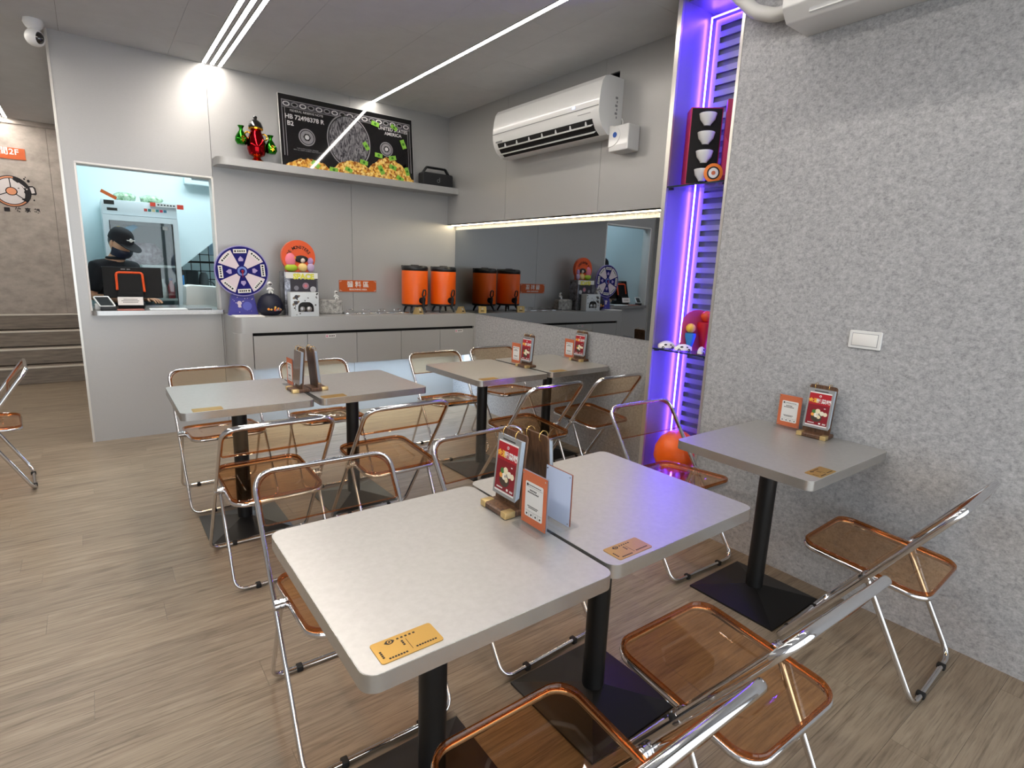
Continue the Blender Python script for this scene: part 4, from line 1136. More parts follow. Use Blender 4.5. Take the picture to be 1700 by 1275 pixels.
# ------------------------------------------------------------------ air conditioners
ac = thing('air_conditioner', 'white split air conditioner set in the aluminium wall above the mirror', 'air conditioner', (XU, 3.54, 2.40))
prof = [(-0.0005, 0.012), (-0.09, 0.0), (-0.135, 0.006), (-0.185, 0.045), (-0.212, 0.09), (-0.226, 0.14), (-0.228, 0.20), (-0.22, 0.28), (-0.205, 0.34), (-0.18, 0.372), (-0.14, 0.385), (-0.0005, 0.385)]
# body without the outlet: the outlet is a dark recess in the lower front
MB().prism([(x, z) for x, z in prof], -0.63, 0.63, 'y').build('casing', M_white, ac, smooth=True, ang=22)
MB().prism([(-0.140, 0.0085), (-0.1865, 0.044), (-0.2135, 0.089), (-0.2185, 0.104), (-0.20, 0.10), (-0.15, 0.03)], -0.56, 0.57, 'y').build('outlet', M_dark, ac)
for (x, z) in ((-0.178, 0.027), (-0.2085, 0.066)):
    MB().box(-0.016, 0.016, -0.555, 0.565, -0.003, 0.003).build('louvre', M_white, ac, bevel=0.001).matrix_local = Matrix.Translation((x, 0, z)) @ Matrix.Rotation(radians(-35), 4, 'Y')
for k in range(7):
    MB().box(-0.2165, -0.198, -0.5 + 0.16 * k, -0.49 + 0.16 * k, 0.07, 0.095).build('louvre_clip', M_white, ac)
MB().box(-0.2305, -0.227, -0.625, 0.625, 0.178, 0.182).build('seam', M_grey, ac)
MB().box(-0.2325, -0.2285, -0.39, -0.365, 0.196, 0.212).build('display', mat('display_blue', S(200, 210, 250), 0.3, emit=(0.5, 0.6, 1, 1), es=1.2), ac)
MB().box(-0.2272, -0.2255, -0.55, -0.42, 0.143, 0.147).build('print', M_grey, ac)
MB().box(-0.2235, -0.221, 0.50, 0.59, 0.110, 0.122).build('print', M_grey, ac)
for k in range(6): MB().box(-0.06 - 0.012 * (k % 2), -0.05, -0.6312, -0.63, 0.12 + 0.025 * k, 0.135 + 0.025 * k).build('side_print', M_grey, ac)

pb = thing('pump_box', 'small white wall box with a blue round badge under the air conditioner end', 'box', (XU - 0.001, 2.818, 2.29))
MB().prism(rrect(-0.088, 0.088, 0, 0.165, 0.008, 3), -0.115, 0.0, 'x', 0.004).build('box_body', M_white, pb)
MB().prism([(0.085, 0.03)] + [(0.085 - 0.10 * sin(a), 0.10 - 0.07 * cos(a)) for a in [pi * k / 10 for k in range(11)]], -0.119, -0.114, 'x').build('cover_lip', M_white, pb)
MB().prism(disc((0.03, 0.105), 0.018, 18), -0.121, -0.1185, 'x').build('badge', mat('badge_blue', S(30, 84, 170), 0.4), pb)
MB().tube(fillet([(-0.06, 0.02, 0.155), (-0.06, 0.02, 0.20), (-0.04, 0.05, 0.225)], 0.02, 4), 0.004, 6).build('wire', M_white, pb, smooth=True)

a2 = thing('air_conditioner', 'white air conditioner high on the felt wall with a grey pipe', 'air conditioner', (XR, 0.88, 2.545))
MB().prism([(-0.001, 0.0), (-0.19, 0.0), (-0.235, 0.05), (-0.24, 0.22), (-0.20, 0.27), (-0.001, 0.28)], -0.55, 0.565, 'y').build('casing', M_white, a2, bevel=0.006)
MB().prism([(-0.196, 0.012), (-0.238, 0.06), (-0.236, 0.068), (-0.188, 0.012)], -0.48, 0.46, 'y').build('outlet', M_dark, a2)
MB().box(-0.215, -0.19, -0.48, 0.455, 0.012, 0.04).build('louvre', M_white, a2)
MB().tube(fillet([(-0.05, 0.56, 0.12), (-0.055, 0.70, 0.115), (-0.06, 0.80, 0.16), (-0.07, 0.93, 0.29), (-0.07, 0.97, 0.413)], 0.12, 5), 0.031, 14).build('wrapped_pipe', mat('pipe_wrap', S(196, 196, 192), 0.6), a2, smooth=True)

# light switch
sw = thing('light_switch', 'white light switch plate on the felt wall', 'switch', (XR, 0.998, 1.218))
MB().prism(rrect(-0.065, 0.065, -0.039, 0.039, 0.006, 4), -0.009, 0.0, 'x', 0.002).build('plate', M_white, sw)
MB().box(-0.012, -0.009, -0.05, 0.05, -0.026, 0.026).build('rocker', M_white2, sw, bevel=0.001)
MB().box(-0.0095, -0.0089, -0.052, 0.052, -0.028, 0.028).build('rocker_gap', M_grey, sw)

# ceiling camera
cc = thing('security_camera', 'white dome security camera on the ceiling beside the wall corner', 'camera', (-0.152, 5.19, ZC))
MB().lathe([(0.002, 0), (0.055, 0), (0.058, -0.02), (0.045, -0.045), (0.03, -0.06)], 22).build('mount', M_white, cc, smooth=True)
MB().ball((0, 0, -0.108), 0.055, 20, 12).build('ball_body', M_white, cc, smooth=True)
MB().ball((0.022, -0.03, -0.112), 0.034, 14, 9, (0.85, 0.85, 1.1)).build('lens', M_bchr, cc, smooth=True)

# restroom sign and pot emblem on the concrete wall
rs = thing('restroom_sign', 'orange restroom sign with an upper floor mark on the concrete wall', 'sign', (-0.80, 9.049, 2.572))
MB().box(-0.42, 0.313, -0.01, 0, -0.063, 0.063).build('plate', M_osign, rs)
text('洗手間2F', 0.088, M_white2, rs, (0.075, -0.0105, 0.016), '-y', bold=0.0015, space=1.08)
text('TOILET', 0.026, M_white2, rs, (-0.03, -0.0105, -0.044), '-y', bold=0.0005)

lg = thing('pot_emblem', 'round hotpot emblem with dark hair shape painted on the concrete wall', 'emblem', (-0.655, 9.049, 2.145))
lg.scale = (0.8, 1, 0.8)
M_ek = mat('emblem_black', S(28, 24, 28), 0.7); M_ew = mat('emblem_white', S(214, 208, 208), 0.7); M_es = mat('emblem_salmon', S(222, 150, 112), 0.7)
def em(poly, y, m): MB().prism(poly, -y - 0.002, -y, 'y').build('emblem_print', m, lg)
em(disc((0, 0), 0.222, 56), 0.000, M_ek)
em(disc((0, 0), 0.210, 56), 0.002, M_es)
em(disc((0, 0), 0.190, 56), 0.004, M_ek)
em(disc((0, 0), 0.180, 56), 0.006, M_ew)
# hair: black crescent on the right
hair = [(0.215 * cos(a), 0.215 * sin(a)) for a in [radians(-42 + 122 * k / 24) for k in range(25)]]
inner = [(0.03, 0.165), (0.075, 0.13), (0.12, 0.085), (0.145, 0.04), (0.150, 0.02), (0.138, 0.0), (0.148, -0.015), (0.150, -0.035), (0.146, -0.06), (0.142, -0.085), (0.11, -0.10), (0.10, -0.105)]
em(hair + inner, 0.008, M_ek)
em(rrect(0.135, 0.165, 0.06, 0.07, 0.004, 3), 0.010, M_ew)
q = MB(); q.M = Matrix.Translation((0.118, -0.010, 0.10)) @ Matrix.Rotation(radians(42), 4, 'Y'); q.prism(rrect(-0.042, 0.042, -0.008, 0.008, 0.007, 4), -0.002, 0, 'y'); q.build('emblem_print', M_ew, lg)
em(disc((0.176, 0.045), 0.010, 14), 0.010, M_ew)
for a, r1 in ((93, 0.185), (-38, 0.185), (205, 0.185)):
    a = radians(a); n = (-sin(a) * 0.006, cos(a) * 0.006)
    em([(0.05 * cos(a) + n[0], 0.05 * sin(a) + n[1]), (r1 * cos(a) + n[0], r1 * sin(a) + n[1]), (r1 * cos(a) - n[0], r1 * sin(a) - n[1]), (0.05 * cos(a) - n[0], 0.05 * sin(a) - n[1])], 0.008, M_ek)
em(disc((0.0, 0), 0.068, 30, 0.060), 0.010, M_ek); em(disc((0.0, 0), 0.056, 30, 0.049), 0.012, M_es)
em(disc((0.084, 0.05), 0.010, 12, 0.007), 0.010, M_ek)
em([(0.20, 0.095), (0.245, 0.10), (0.275, 0.075), (0.285, -0.01), (0.27, -0.03), (0.21, -0.025)], 0.000, M_ek); em([(0.21, 0.075), (0.245, 0.08), (0.258, 0.06), (0.265, 0.0), (0.225, -0.01)], 0.002, M_ew)
for (x, z, r) in ((0.16, 0.19, 0.011), (0.205, 0.165, 0.017), (0.175, 0.215, 0.007), (0.245, -0.105, 0.010)): em(disc((x, z), r, 10, r * 1.3), 0.0, M_ek)
text('快 享 鍋', 0.07, M_ek, lg, (0.155, -0.001, -0.262), '-y', bold=0.0022, space=1.25)
MB().box(-0.11, -0.045, -0.003, 0, -0.29, -0.235).build('emblem_print', M_ek, lg)

# ------------------------------------------------------------------ things in the niche
def glass_shelf(z, label):
    t = thing('glass_shelf', label, 'shelf', (2.83, 1.965, z))
    MB().box(-0.125, 0.105, -0.185, 0.188, -0.008, 0).build('pane', M_glass, t)
    MB().box(-0.1275, -0.125, -0.185, 0.188, -0.008, 0).build('pane_edge', mat('glass_edge', S(30, 44, 50), 0.2), t)
    for y in (-0.17, 0.175): MB().box(-0.11, -0.09, y - 0.008, y + 0.012, -0.018, -0.008).build('clip', M_bplastic, t)
glass_shelf(1.965, 'upper glass shelf in the violet niche under the pink gift box')
glass_shelf(1.030, 'lower glass shelf in the violet niche holding toy cars')
gz = 1.966
gb = thing('gift_box', 'dark pink gift box with four white bowls in black trays', 'box', (2.805, 2.02, gz), radians(-42))
M_mag = mat('magenta_card', S(170, 24, 72), 0.4)
MB().box(-0.085, 0.085, -0.055, 0.055, 0, 0.40).build('box_body', M_mag, gb, bevel=0.002)
MB().box(-0.080, 0.080, -0.0562, -0.055, 0.005, 0.395).build('tray_insert', M_dark, gb)
for k in range(4):
    MB().lathe([(0.018, 0.0), (0.02, 0.006), (0.04, 0.03), (0.047, 0.06), (0.045, 0.062), (0.002, 0.05)], 22, (0.005, -0.058, 0.018 + 0.096 * k)).build('bowl', M_white, gb, smooth=True)
MB().prism(disc((0.05, 0.053), 0.05, 28), -0.118, -0.112, 'y').build('round_tag', mat('tag_orange', S(240, 130, 40), 0.4), gb)
MB().prism(disc((0.05, 0.053), 0.034, 28), -0.1188, -0.118, 'y').build('tag_ring', M_ink, gb)
MB().prism(disc((0.05, 0.053), 0.026, 28), -0.1196, -0.1188, 'y').build('tag_ring', M_white2, gb)
MB().prism(disc((0.05, 0.053), 0.011, 18), -0.1204, -0.1196, 'y').build('tag_ring', M_card, gb)
gl_ = thing('pink_carton', 'tall dark pink carton standing behind the opened gift box', 'box', (2.885, 1.868, gz), radians(-48))
MB().box(-0.06, 0.06, -0.02, 0.02, 0, 0.44).build('lid_body', M_mag, gl_, bevel=0.002)
MB().prism([(-0.055, 0.05), (0.055, 0.05), (0.055, 0.25), (0, 0.16), (-0.055, 0.25)], -0.021, -0.02, 'y').build('print', mat('magenta_light', S(206, 60, 104), 0.4), gl_)

M_tw = mat('toy_white', S(232, 226, 216), 0.35, coat=0.4)
def toycar():
    t = thing('toy_car', 'x', 'toy car')
    loops = []
    for i in range(9):
        s = i / 8; x = -0.05 + 0.10 * s
        w = 0.021 * (sin(pi * (0.12 + 0.76 * s)) ** 0.6); h = 0.010 + 0.027 * sin(pi * (0.08 + 0.8 * s)) ** 0.9
        loops.append([(x, w * cos(a), 0.007 + max(0, h * sin(a))) for a in [2 * pi * k / 14 for k in range(14)]])
    MB().loft(loops).build('body', M_tw, t, smooth=True)
    for x in (-0.028, 0.03):
        for y in (-0.0165, 0.0165):
            MB().torus((x, y, 0.009), 0.006, 0.003, 'y', 12, 6).build('wheel', M_rubber, t, smooth=True)
    MB().ball((-0.012, -0.0145, 0.026), 0.009, 10, 6, (1.2, 0.5, 0.7)).build('window_patch', M_ink, t, smooth=True)
    MB().ball((0.018, -0.013, 0.025), 0.008, 10, 6, (1.2, 0.6, 0.7)).build('window_patch', M_ink, t, smooth=True)
    return t
tc0 = toycar()
for k, (x, y, a) in enumerate(((2.735, 2.075, -30), (2.782, 2.115, -25), (2.893, 2.062, -20), (2.745, 1.965, -35), (2.75, 1.845, 25))):
    c = tc0 if k == 0 else copy_tree(tc0)
    place(c, (x, y, 1.0305), radians(a)); c['group'] = 'toy cars on the glass shelf'
    c['label'] = ('white toy car nearest the metal side of the niche', 'white toy car second from the metal side of the niche', 'white toy car parked behind the others at the violet light', 'white toy car in the middle of the glass shelf edge', 'white toy car nearest the felt wall')[k]
# plain stand-ins for the boxed dolls: a blue and a red cone on a pink arched card
ds = thing('display_stand', 'pink arched card with plain red and blue cones on the glass shelf', 'ornament', (2.843, 1.945, 1.0305), radians(-25))
MB().prism(rrect(-0.09, 0.10, 0.0, 0.24, [0.01, 0.01, 0.085, 0.085], 6), 0.02, 0.03, 'y').build('arched_card', mat('card_pink', S(190, 70, 110), 0.4), ds)
MB().lathe([(0.01, 0.0), (0.032, 0.09), (0.03, 0.105), (0.002, 0.11)], 20, (-0.045, 0, 0.0)).build('blue_cone', mat('cone_blue', S(50, 130, 200), 0.4), ds, smooth=True)
MB().lathe([(0.012, 0.0), (0.048, 0.15), (0.044, 0.17), (0.002, 0.175)], 20, (0.045, 0, 0.0)).build('red_cone', mat('cone_red', S(196, 30, 44), 0.4), ds, smooth=True)
MB().ball((-0.05, -0.005, 0.135), 0.028, 14, 9).build('yellow_ball', mat('ball_yellow', S(240, 190, 70), 0.4), ds, smooth=True)
MB().ball((0.045, -0.005, 0.205), 0.033, 14, 9).build('orange_ball', mat('ball_orange', S(226, 84, 40), 0.4), ds, smooth=True)
# plain orange ornament at the foot of the niche
oo = thing('orange_ornament', 'large plain glossy orange ornament at the foot of the violet niche', 'ornament', (2.79, 1.97, 0.02))
MB().lathe([(0.002, 0), (0.10, 0), (0.125, 0.06), (0.12, 0.16), (0.085, 0.24), (0.075, 0.255)], 28).build('body', M_orange, oo, smooth=True)
MB().lathe([(0.07, 0.25), (0.115, 0.29), (0.135, 0.35), (0.13, 0.41), (0.10, 0.47), (0.055, 0.505), (0.002, 0.515)], 28).build('dome', M_orange, oo, smooth=True)
MB().lathe([(0.002, 0.0), (0.114, 0.0), (0.114, 0.012), (0.002, 0.012)], 24, (0, 0, 0)).build('foot', mat('ornament_cream', S(240, 200, 120), 0.4), oo)
# ================================================================== kitchen behind the window
LZ = 1.034
# till: monitor seen from behind
M_till = mat('till_black', S(11, 11, 12), 0.55, spec=0.25)
po = thing('till_monitor', 'black till monitor with an orange framed back on the ledge', 'monitor', (0.262, 5.52, LZ), radians(-4))
mb = MB(); mb.M = Matrix.Translation((0.01, 0.05, 0.205)) @ Matrix.Rotation(radians(-14), 4, 'X')
mo = mb.prism(rrect(-0.202, 0.202, -0.125, 0.125, 0.006, 3), -0.014, 0.014, 'y', 0.003).build('screen', M_till, po)
mb2 = MB(); mb2.M = mb.M
mb2.box(-0.202, 0.202, 0.0, 0.016, 0.12, 0.1265).build('bezel', mat('bezel_grey', S(170, 176, 180), 0.4), mo)
mb2 = MB(); mb2.M = mb.M @ Matrix.Translation((-0.02, -0.016, 0))
mb2.prism(rrect(-0.085, 0.085, -0.15, 0.07, [0.01, 0.01, 0.02, 0.02], 4), -0.028, 0.004, 'y').build('back_housing', M_till, po)
mb2 = MB(); mb2.M = mb.M @ Matrix.Translation((-0.02, -0.045, 0))
mb2.tube(fillet([(-0.088, 0, -0.07), (-0.088, 0, 0.072), (0.088, 0, 0.072), (0.094, 0, -0.085)], 0.022, 5), 0.009, 8).build('orange_rim', mat('till_orange', S(232, 84, 30), 0.4), po, smooth=True)
MB().prism([(-0.10, -0.075), (0.075, -0.075), (0.08, 0.10), (-0.105, 0.10)], 0.0, 0.05, 'z', 0.006).build('foot', M_till, po)
MB().prism([(-0.095, -0.07), (0.07, -0.07), (0.06, 0.03), (-0.085, 0.03)], 0.05, 0.11, 'z').build('neck', M_till, po)
q = MB(); q.M = Matrix.Translation((-0.015, -0.086, 0.062)) @ Matrix.Rotation(radians(-14), 4, 'X')
lb = q.box(-0.085, 0.085, -0.003, 0, -0.032, 0.034).build('notice', M_white2, po)
q2 = MB(); q2.M = q.M
for k, (a, b) in enumerate(((-0.045, 0.045), (-0.06, 0.055), (-0.05, 0.05))):
    x = a
    while x < b: q2.box(x, x + 0.006, -0.0036, -0.003, 0.012 - k * 0.012, 0.017 - k * 0.012); x += 0.0085
q2.build('print', M_ink, lb)
for a_, b_ in ((-0.075, -0.045), (-0.035, -0.012)):
    q3 = MB(); q3.M = mb.M; q3.box(a_, b_, -0.0148, -0.014, 0.103, 0.109).build('print', M_grey, mo)

# small payment terminal with a white frame
pt = thing('payment_terminal', 'small white framed payment terminal at the end of the ledge', 'terminal', (0.06, 5.38, LZ))
fr = fillet([(-0.06, 0.02, 0.10), (0.035, 0.02, 0.10), (0.075, -0.06, 0.03), (-0.02, -0.06, 0.03)], 0.012, 4, True)
MB().tube(fr, 0.006, 8, True).build('white_frame', M_white, pt, smooth=True)
MB().add([(-0.055, 0.018, 0.099), (0.033, 0.018, 0.099), (0.072, -0.058, 0.031), (-0.019, -0.058, 0.031), (-0.055, 0.022, 0.096), (0.033, 0.022, 0.096), (0.072, -0.054, 0.028), (-0.019, -0.054, 0.028)],
         [(0, 1, 2, 3), (7, 6, 5, 4), (0, 4, 5, 1), (1, 5, 6, 2), (2, 6, 7, 3), (3, 7, 4, 0)]).build('screen', M_bplastic, pt)
MB().box(-0.02, 0.078, -0.07, -0.03, 0, 0.03).build('foot', M_bplastic, pt, bevel=0.004)
MB().box(-0.055, -0.02, -0.02, 0.03, 0, 0.05).build('printer', M_white, pt, bevel=0.006)
# printed mats on the ledge
for k, (x0, x1, y, lab, cc_) in enumerate(((0.145, 0.32, 5.285, 'red printed paper mat lying at the front of the ledge', S(150, 84, 70)), (0.36, 0.62, 5.31, 'white printed paper lying on the ledge middle', S(222, 222, 220)), (0.62, 0.80, 5.33, 'grey folded paper lying at the far end of the ledge', S(120, 122, 124)))):
    o = MB().box(x0, x1, y - 0.025, y + 0.12, LZ + 0.0002, LZ + 0.004 + 0.002 * k).build('paper_sheet', mat('paper_%d' % k, cc_, 0.6)); tag(o, lab, 'paper')

# inner worktop holding boxes
wt = thing('kitchen_worktop', 'white kitchen worktop behind the pick-up window', 'worktop', (1.2, 6.25, 0))
MB().box(-0.44, 0.95, -0.25, 0.28, 0.86, 0.90).build('slab', M_kwhite, wt)
MB().box(-0.42, 0.93, -0.22, 0.26, 0.0, 0.86).build('cabinet', M_kwhite, wt)
o = MB().prism([(0.70, 0.9), (1.0, 0.9), (1.0, 1.185), (0.76, 1.20), (0.72, 1.19)], 6.12, 6.36, 'y').build('white_carton', mat('carton_white', S(226, 230, 226), 0.7), bevel=0.006)
tag(o, 'white carton standing on the kitchen worktop right of the till', 'carton')
o = MB().box(0.80, 0.855, 6.07, 6.11, 0.9005, 1.0).build('beige_packet', mat('packet_beige', S(206, 186, 160), 0.7), bevel=0.003)
tag(o, 'small beige packet in front of the white carton', 'packet')

# fridge with glass door
FX0, FX1, FYF, FH = 0.14, 0.744, 6.60, 1.965
fg = thing('display_fridge', 'tall white display fridge with a glass door in the kitchen', 'fridge', ((FX0 + FX1) / 2, FYF, 0))
hw = (FX1 - FX0) / 2
M_fr = mat('fridge_white', S(222, 228, 230), 0.35)
MB().box(-hw, -hw + 0.03, 0.03, 0.58, 0.05, FH).box(hw - 0.03, hw, 0.03, 0.58, 0.05, FH).box(-hw + 0.03, hw - 0.03, 0.54, 0.58, 0.05, FH).box(-hw + 0.03, hw - 0.03, 0.03, 0.54, FH - 0.03, FH).box(-hw + 0.03, hw - 0.03, 0.03, 0.54, 0.05, 0.35).build('cabinet', M_fr, fg)
MB().box(-hw + 0.03, hw - 0.03, 0.5, 0.54, 0.35, FH - 0.2).build('liner', mat('fridge_liner', S(150, 160, 164), 0.5), fg)
hd = MB().box(-hw, hw, 0.0, 0.04, FH - 0.135, FH).build('header', M_fr, fg, bevel=0.004)
MB().box(-hw + 0.02, -hw + 0.10, -0.001, 0, FH - 0.045, FH - 0.008).box(-hw + 0.04, -hw + 0.12, -0.0012, 0, FH - 0.10, FH - 0.075).build('header_label', M_ink, hd)
for k, c in enumerate((S(190, 70, 60), S(50, 110, 110), S(220, 200, 150), S(60, 130, 130), S(200, 60, 80), S(70, 120, 140))):
    MB().box(0.03 + 0.032 * k, 0.056 + 0.032 * k, -0.0012, 0, FH - 0.085, FH - 0.06).build('header_label', mat('hl%d' % k, c, 0.5), hd)
dr = MB().box(-hw, -hw + 0.045, -0.03, 0.028, 0.36, FH - 0.14).box(hw - 0.045, hw, -0.03, 0.028, 0.36, FH - 0.14).box(-hw + 0.045, hw - 0.045, -0.03, 0.028, FH - 0.19, FH - 0.14).box(-hw + 0.045, hw - 0.045, -0.03, 0.028, 0.36, 0.42).build('door_frame', M_fr, fg)
MB().box(-hw + 0.045, hw - 0.045, -0.006, 0.002, 0.42, FH - 0.19).build('door_glass', M_glass, dr)
MB().box(hw - 0.052, hw - 0.046, -0.034, -0.03, 0.42, FH - 0.19).box(-hw + 0.045, -hw + 0.05, -0.034, -0.03, 0.42, FH - 0.19).build('door_gasket', M_ink, dr)
MB().prism(disc((-0.19, FH - 0.27), 0.03, 14), -0.0075, -0.006, 'y').build('sticker', mat('sticker_yellow', S(236, 222, 130), 0.5), dr)
MB().prism([(-0.15, FH - 0.29), (-0.09, FH - 0.285), (-0.03, FH - 0.24), (-0.06, FH - 0.215), (-0.14, FH - 0.25)], -0.0075, -0.006, 'y').build('sticker', mat('sticker_blue', S(160, 190, 210), 0.5), dr)
MB().box(0.17, 0.215, -0.0075, -0.006, FH - 0.25, FH - 0.215).build('sticker', M_white2, dr)
for z in (0.72, 1.03, 1.36):
    mb = MB()
    for k in range(13): mb.tube([(-hw + 0.05 + 0.04 * k, 0.06, z), (-hw + 0.05 + 0.04 * k, 0.5, z)], 0.003, 5)
    mb.tube([(-hw + 0.03, 0.07, z), (hw - 0.03, 0.07, z)], 0.005, 6).tube([(-hw + 0.03, 0.48, z), (hw - 0.03, 0.48, z)], 0.005, 6)
    mb.build('wire_shelf', M_white, fg)
    MB().box(-hw + 0.03, hw - 0.03, 0.055, 0.06, z - 0.012, z + 0.012).build('price_rail', M_white, fg)
# goods in the fridge
def bag(loc, w, h, d, m, label, seed, group=None):
    rnd = random.Random(seed); loops = []
    for i in range(7):
        s = i / 6; k = sin(pi * (0.1 + 0.8 * s)) ** 0.5
        loops.append([(w / 2 * k * cos(a) * (1 + rnd.uniform(-.09, .09)), d / 2 * k * sin(a) * (1 + rnd.uniform(-.09, .09)), h * s + (0 if i in (0, 6) else rnd.uniform(-.01, .01))) for a in [2 * pi * j / 14 for j in range(14)]])
    o = MB().loft(loops).build('food_bag', m, None, smooth=True, ang=60); o.location = loc
    return tag(o, label, 'bag', group)
M_bagp = add_noise(mat('bag_pink', S(206, 170, 180), 0.3, coat=0.5), S(150, 110, 130), S(226, 206, 212), (1, 1, 1), 30, 4)
M_bagv = add_noise(mat('bag_violet', S(130, 80, 170), 0.3, coat=0.5), S(96, 50, 140), S(180, 140, 210), (1, 1, 1), 30, 4)
M_bagg = add_noise(mat('bag_green', S(176, 200, 170), 0.3, coat=0.5), S(84, 130, 80), S(200, 222, 194), (1, 1, 1), 26, 4)
bag((0.46, 6.84, 1.365), 0.34, 0.22, 0.26, M_bagp, 'large pink plastic food bag behind the fridge glass, upper shelf', 1)
bag((0.40, 6.80, 1.035), 0.26, 0.19, 0.2, M_bagv, 'violet plastic food bag behind the fridge glass, middle shelf', 2)
bag((0.42, 6.985, 1.035), 0.26, 0.28, 0.13, M_bagp, 'pale pink food bag standing behind the violet one in the fridge', 3)
bag((0.335, 6.80, FH), 0.19, 0.085, 0.2, M_bagg, 'pale green plastic bag on top of the fridge beside the orange strip', 4)
bag((0.555, 6.80, FH), 0.20, 0.08, 0.2, M_bagg, 'pale green plastic bag on top of the fridge behind the red and white strip', 5)
def bottle(x, y, z, h, r, m, mc, label):
    t = thing('sauce_bottle', label, 'bottle', (x, y, z))
    MB().lathe([(r * .9, 0), (r, 0.008), (r, h * .62), (r * .45, h * .8), (r * .4, h * .9)], 16).build('body', m, t, smooth=True)
    MB().lathe([(r * .5, h * .88), (r * .5, h), (0.002, h)], 12).build('cap', mc, t, smooth=True)
bottle(0.585, 6.72, 1.036, 0.20, 0.034, M_white2, M_white, 'white sauce bottle on the middle fridge shelf')
bottle(0.655, 6.70, 1.036, 0.21, 0.032, mat('sauce_red', S(160, 40, 50), 0.3), M_navy, 'red sauce bottle with a blue cap on the middle fridge shelf')
o = MB().prism([(-0.13, 0.0), (0.0, 0.0), (0.0, 0.03), (-0.13, 0.03)], 0, 0.01, 'y').build('orange_strip', M_osign)
o.location = (0.255, 6.61, FH - 0.0005); o.rotation_euler = (0, radians(28), 0); tag(o, 'orange sign strip leaning on top of the fridge', 'strip')
rw = thing('price_strip', 'red and white sign strip hung along the fridge top edge', 'strip', (0.63, FYF - 0.012, FH - 0.015))
MB().box(-0.06, 0.12, 0, 0.01, -0.018, 0.018).build('white_part', M_white2, rw)
MB().box(-0.105, -0.06, 0, 0.01, -0.018, 0.018).box(0.12, 0.175, 0, 0.01, -0.026, 0.016).build('red_part', mat('strip_red', S(214, 70, 50), 0.5), rw)
q = MB()
for k in range(6): q.box(-0.045 + 0.026 * k, -0.028 + 0.026 * k, -0.0008, 0, -0.006, 0.006)
q.build('print', M_ink, rw)
mk = thing('marker_pen', 'blue and black marker hanging on the fridge side', 'pen', (FX1 + 0.012, FYF + 0.02, 1.18))
MB().lathe([(0.004, 0), (0.010, 0.01), (0.010, 0.10), (0.008, 0.105)], 12).build('barrel', mat('marker_blue', S(60, 140, 210), 0.4), mk, smooth=True)
MB().lathe([(0.011, 0.10), (0.011, 0.15), (0.006, 0.155)], 12).build('cap', M_ink, mk, smooth=True)

# vent unit on the kitchen wall
va = thing('kitchen_vent', 'white wall vent unit with a dark grille high in the kitchen', 'vent', (1.06, KB, 2.23))
MB().box(-0.165, 0.30, -0.12, 0, 0, 0.10).build('casing', M_kwhite, va, bevel=0.008)
MB().box(-0.10, 0.29, -0.1215, -0.12, 0.045, 0.09).build('grille', mat('vent_dark', S(96, 104, 108), 0.6), va)
for k in range(4): MB().box(-0.10, 0.29, -0.125, -0.1215, 0.05 + 0.011 * k, 0.054 + 0.011 * k).build('grille_slat', M_grey, va)

# wire rack below the slanted wall, with equipment
rk = thing('wire_rack', 'dark wire grid rack behind the slanted kitchen wall', 'rack', (1.25, 7.9, 0))
mb = MB()
for k in range(9): mb.tube([(-0.35 + 0.10 * k, 0, 0.3), (-0.35 + 0.10 * k, 0, 1.75)], 0.005, 5)
for k in range(15): mb.tube([(-0.35, 0, 0.3 + 0.10 * k), (0.45, 0, 0.3 + 0.10 * k)], 0.005, 5)
mb.build('grid', M_ink, rk)
for x in (-0.36, 0.05, 0.46): MB().tube([(x, 0, 0), (x, 0, 1.8)], 0.012, 8).build('post', M_grey, rk)
for z in (0.95, 1.42): MB().box(-0.36, 0.46, -0.3, 0.0, z - 0.02, z).build('rack_shelf', M_ink, rk)
for k, (x, w, h, z, c, nm, lab) in enumerate(((0.97, 0.13, 0.36, 0.95, S(60, 62, 64), 'kitchen_machine', 'dark grey kitchen machine on the wire rack'), (1.10, 0.11, 0.34, 0.95, S(128, 130, 132), 'steel_pot', 'grey steel pot stack on the wire rack'), (1.287, 0.11, 0.32, 0.95, S(176, 180, 180), 'pale_jug', 'pale plastic jug on the wire rack'))):
    t = thing(nm, lab, 'appliance' if k == 0 else 'container', (x, 7.72, z))
    mm = mat('kit_%d' % k, c, 0.4)
    if k == 0:
        MB().box(-w / 2, w / 2, -0.1, 0.1, 0, h).build('housing', mm, t, bevel=0.01); MB().box(-w / 2 + .01, w / 2 - .01, -0.104, -0.1, 0.05, 0.12).build('panel', M_grey, t)
    else:
        MB().lathe([(w * .4, 0), (w * .5, 0.02), (w * .5, h * .7), (w * .4, h * .9), (w * .25, h)], 18).build('vessel', mm, t, smooth=True); MB().torus((w * .5, 0, h * .5), h * .18, 0.007, 'y', 12, 6).build('handle', mm, t)
o = MB().box(1.36, 1.55, 7.60, 7.70, 0.95, 1.06).build('blue_crate', mat('crate_blue', S(40, 60, 150), 0.5), bevel=0.006); tag(o, 'blue plastic crate on the wire rack', 'crate')
o = MB().box(1.20, 1.30, 7.884, 7.8885, 1.50, 1.66).build('notice_sheet', mat('notice_blue', S(190, 210, 226), 0.6)); tag(o, 'pale blue notice sheet hung on the wire rack', 'notice')

# ------------------------------------------------------------------ person at the till
pn = thing('person', 'person in a black polo shirt, cap and face mask looking down at the till', 'person', (0.178, 6.02, 0), radians(38))
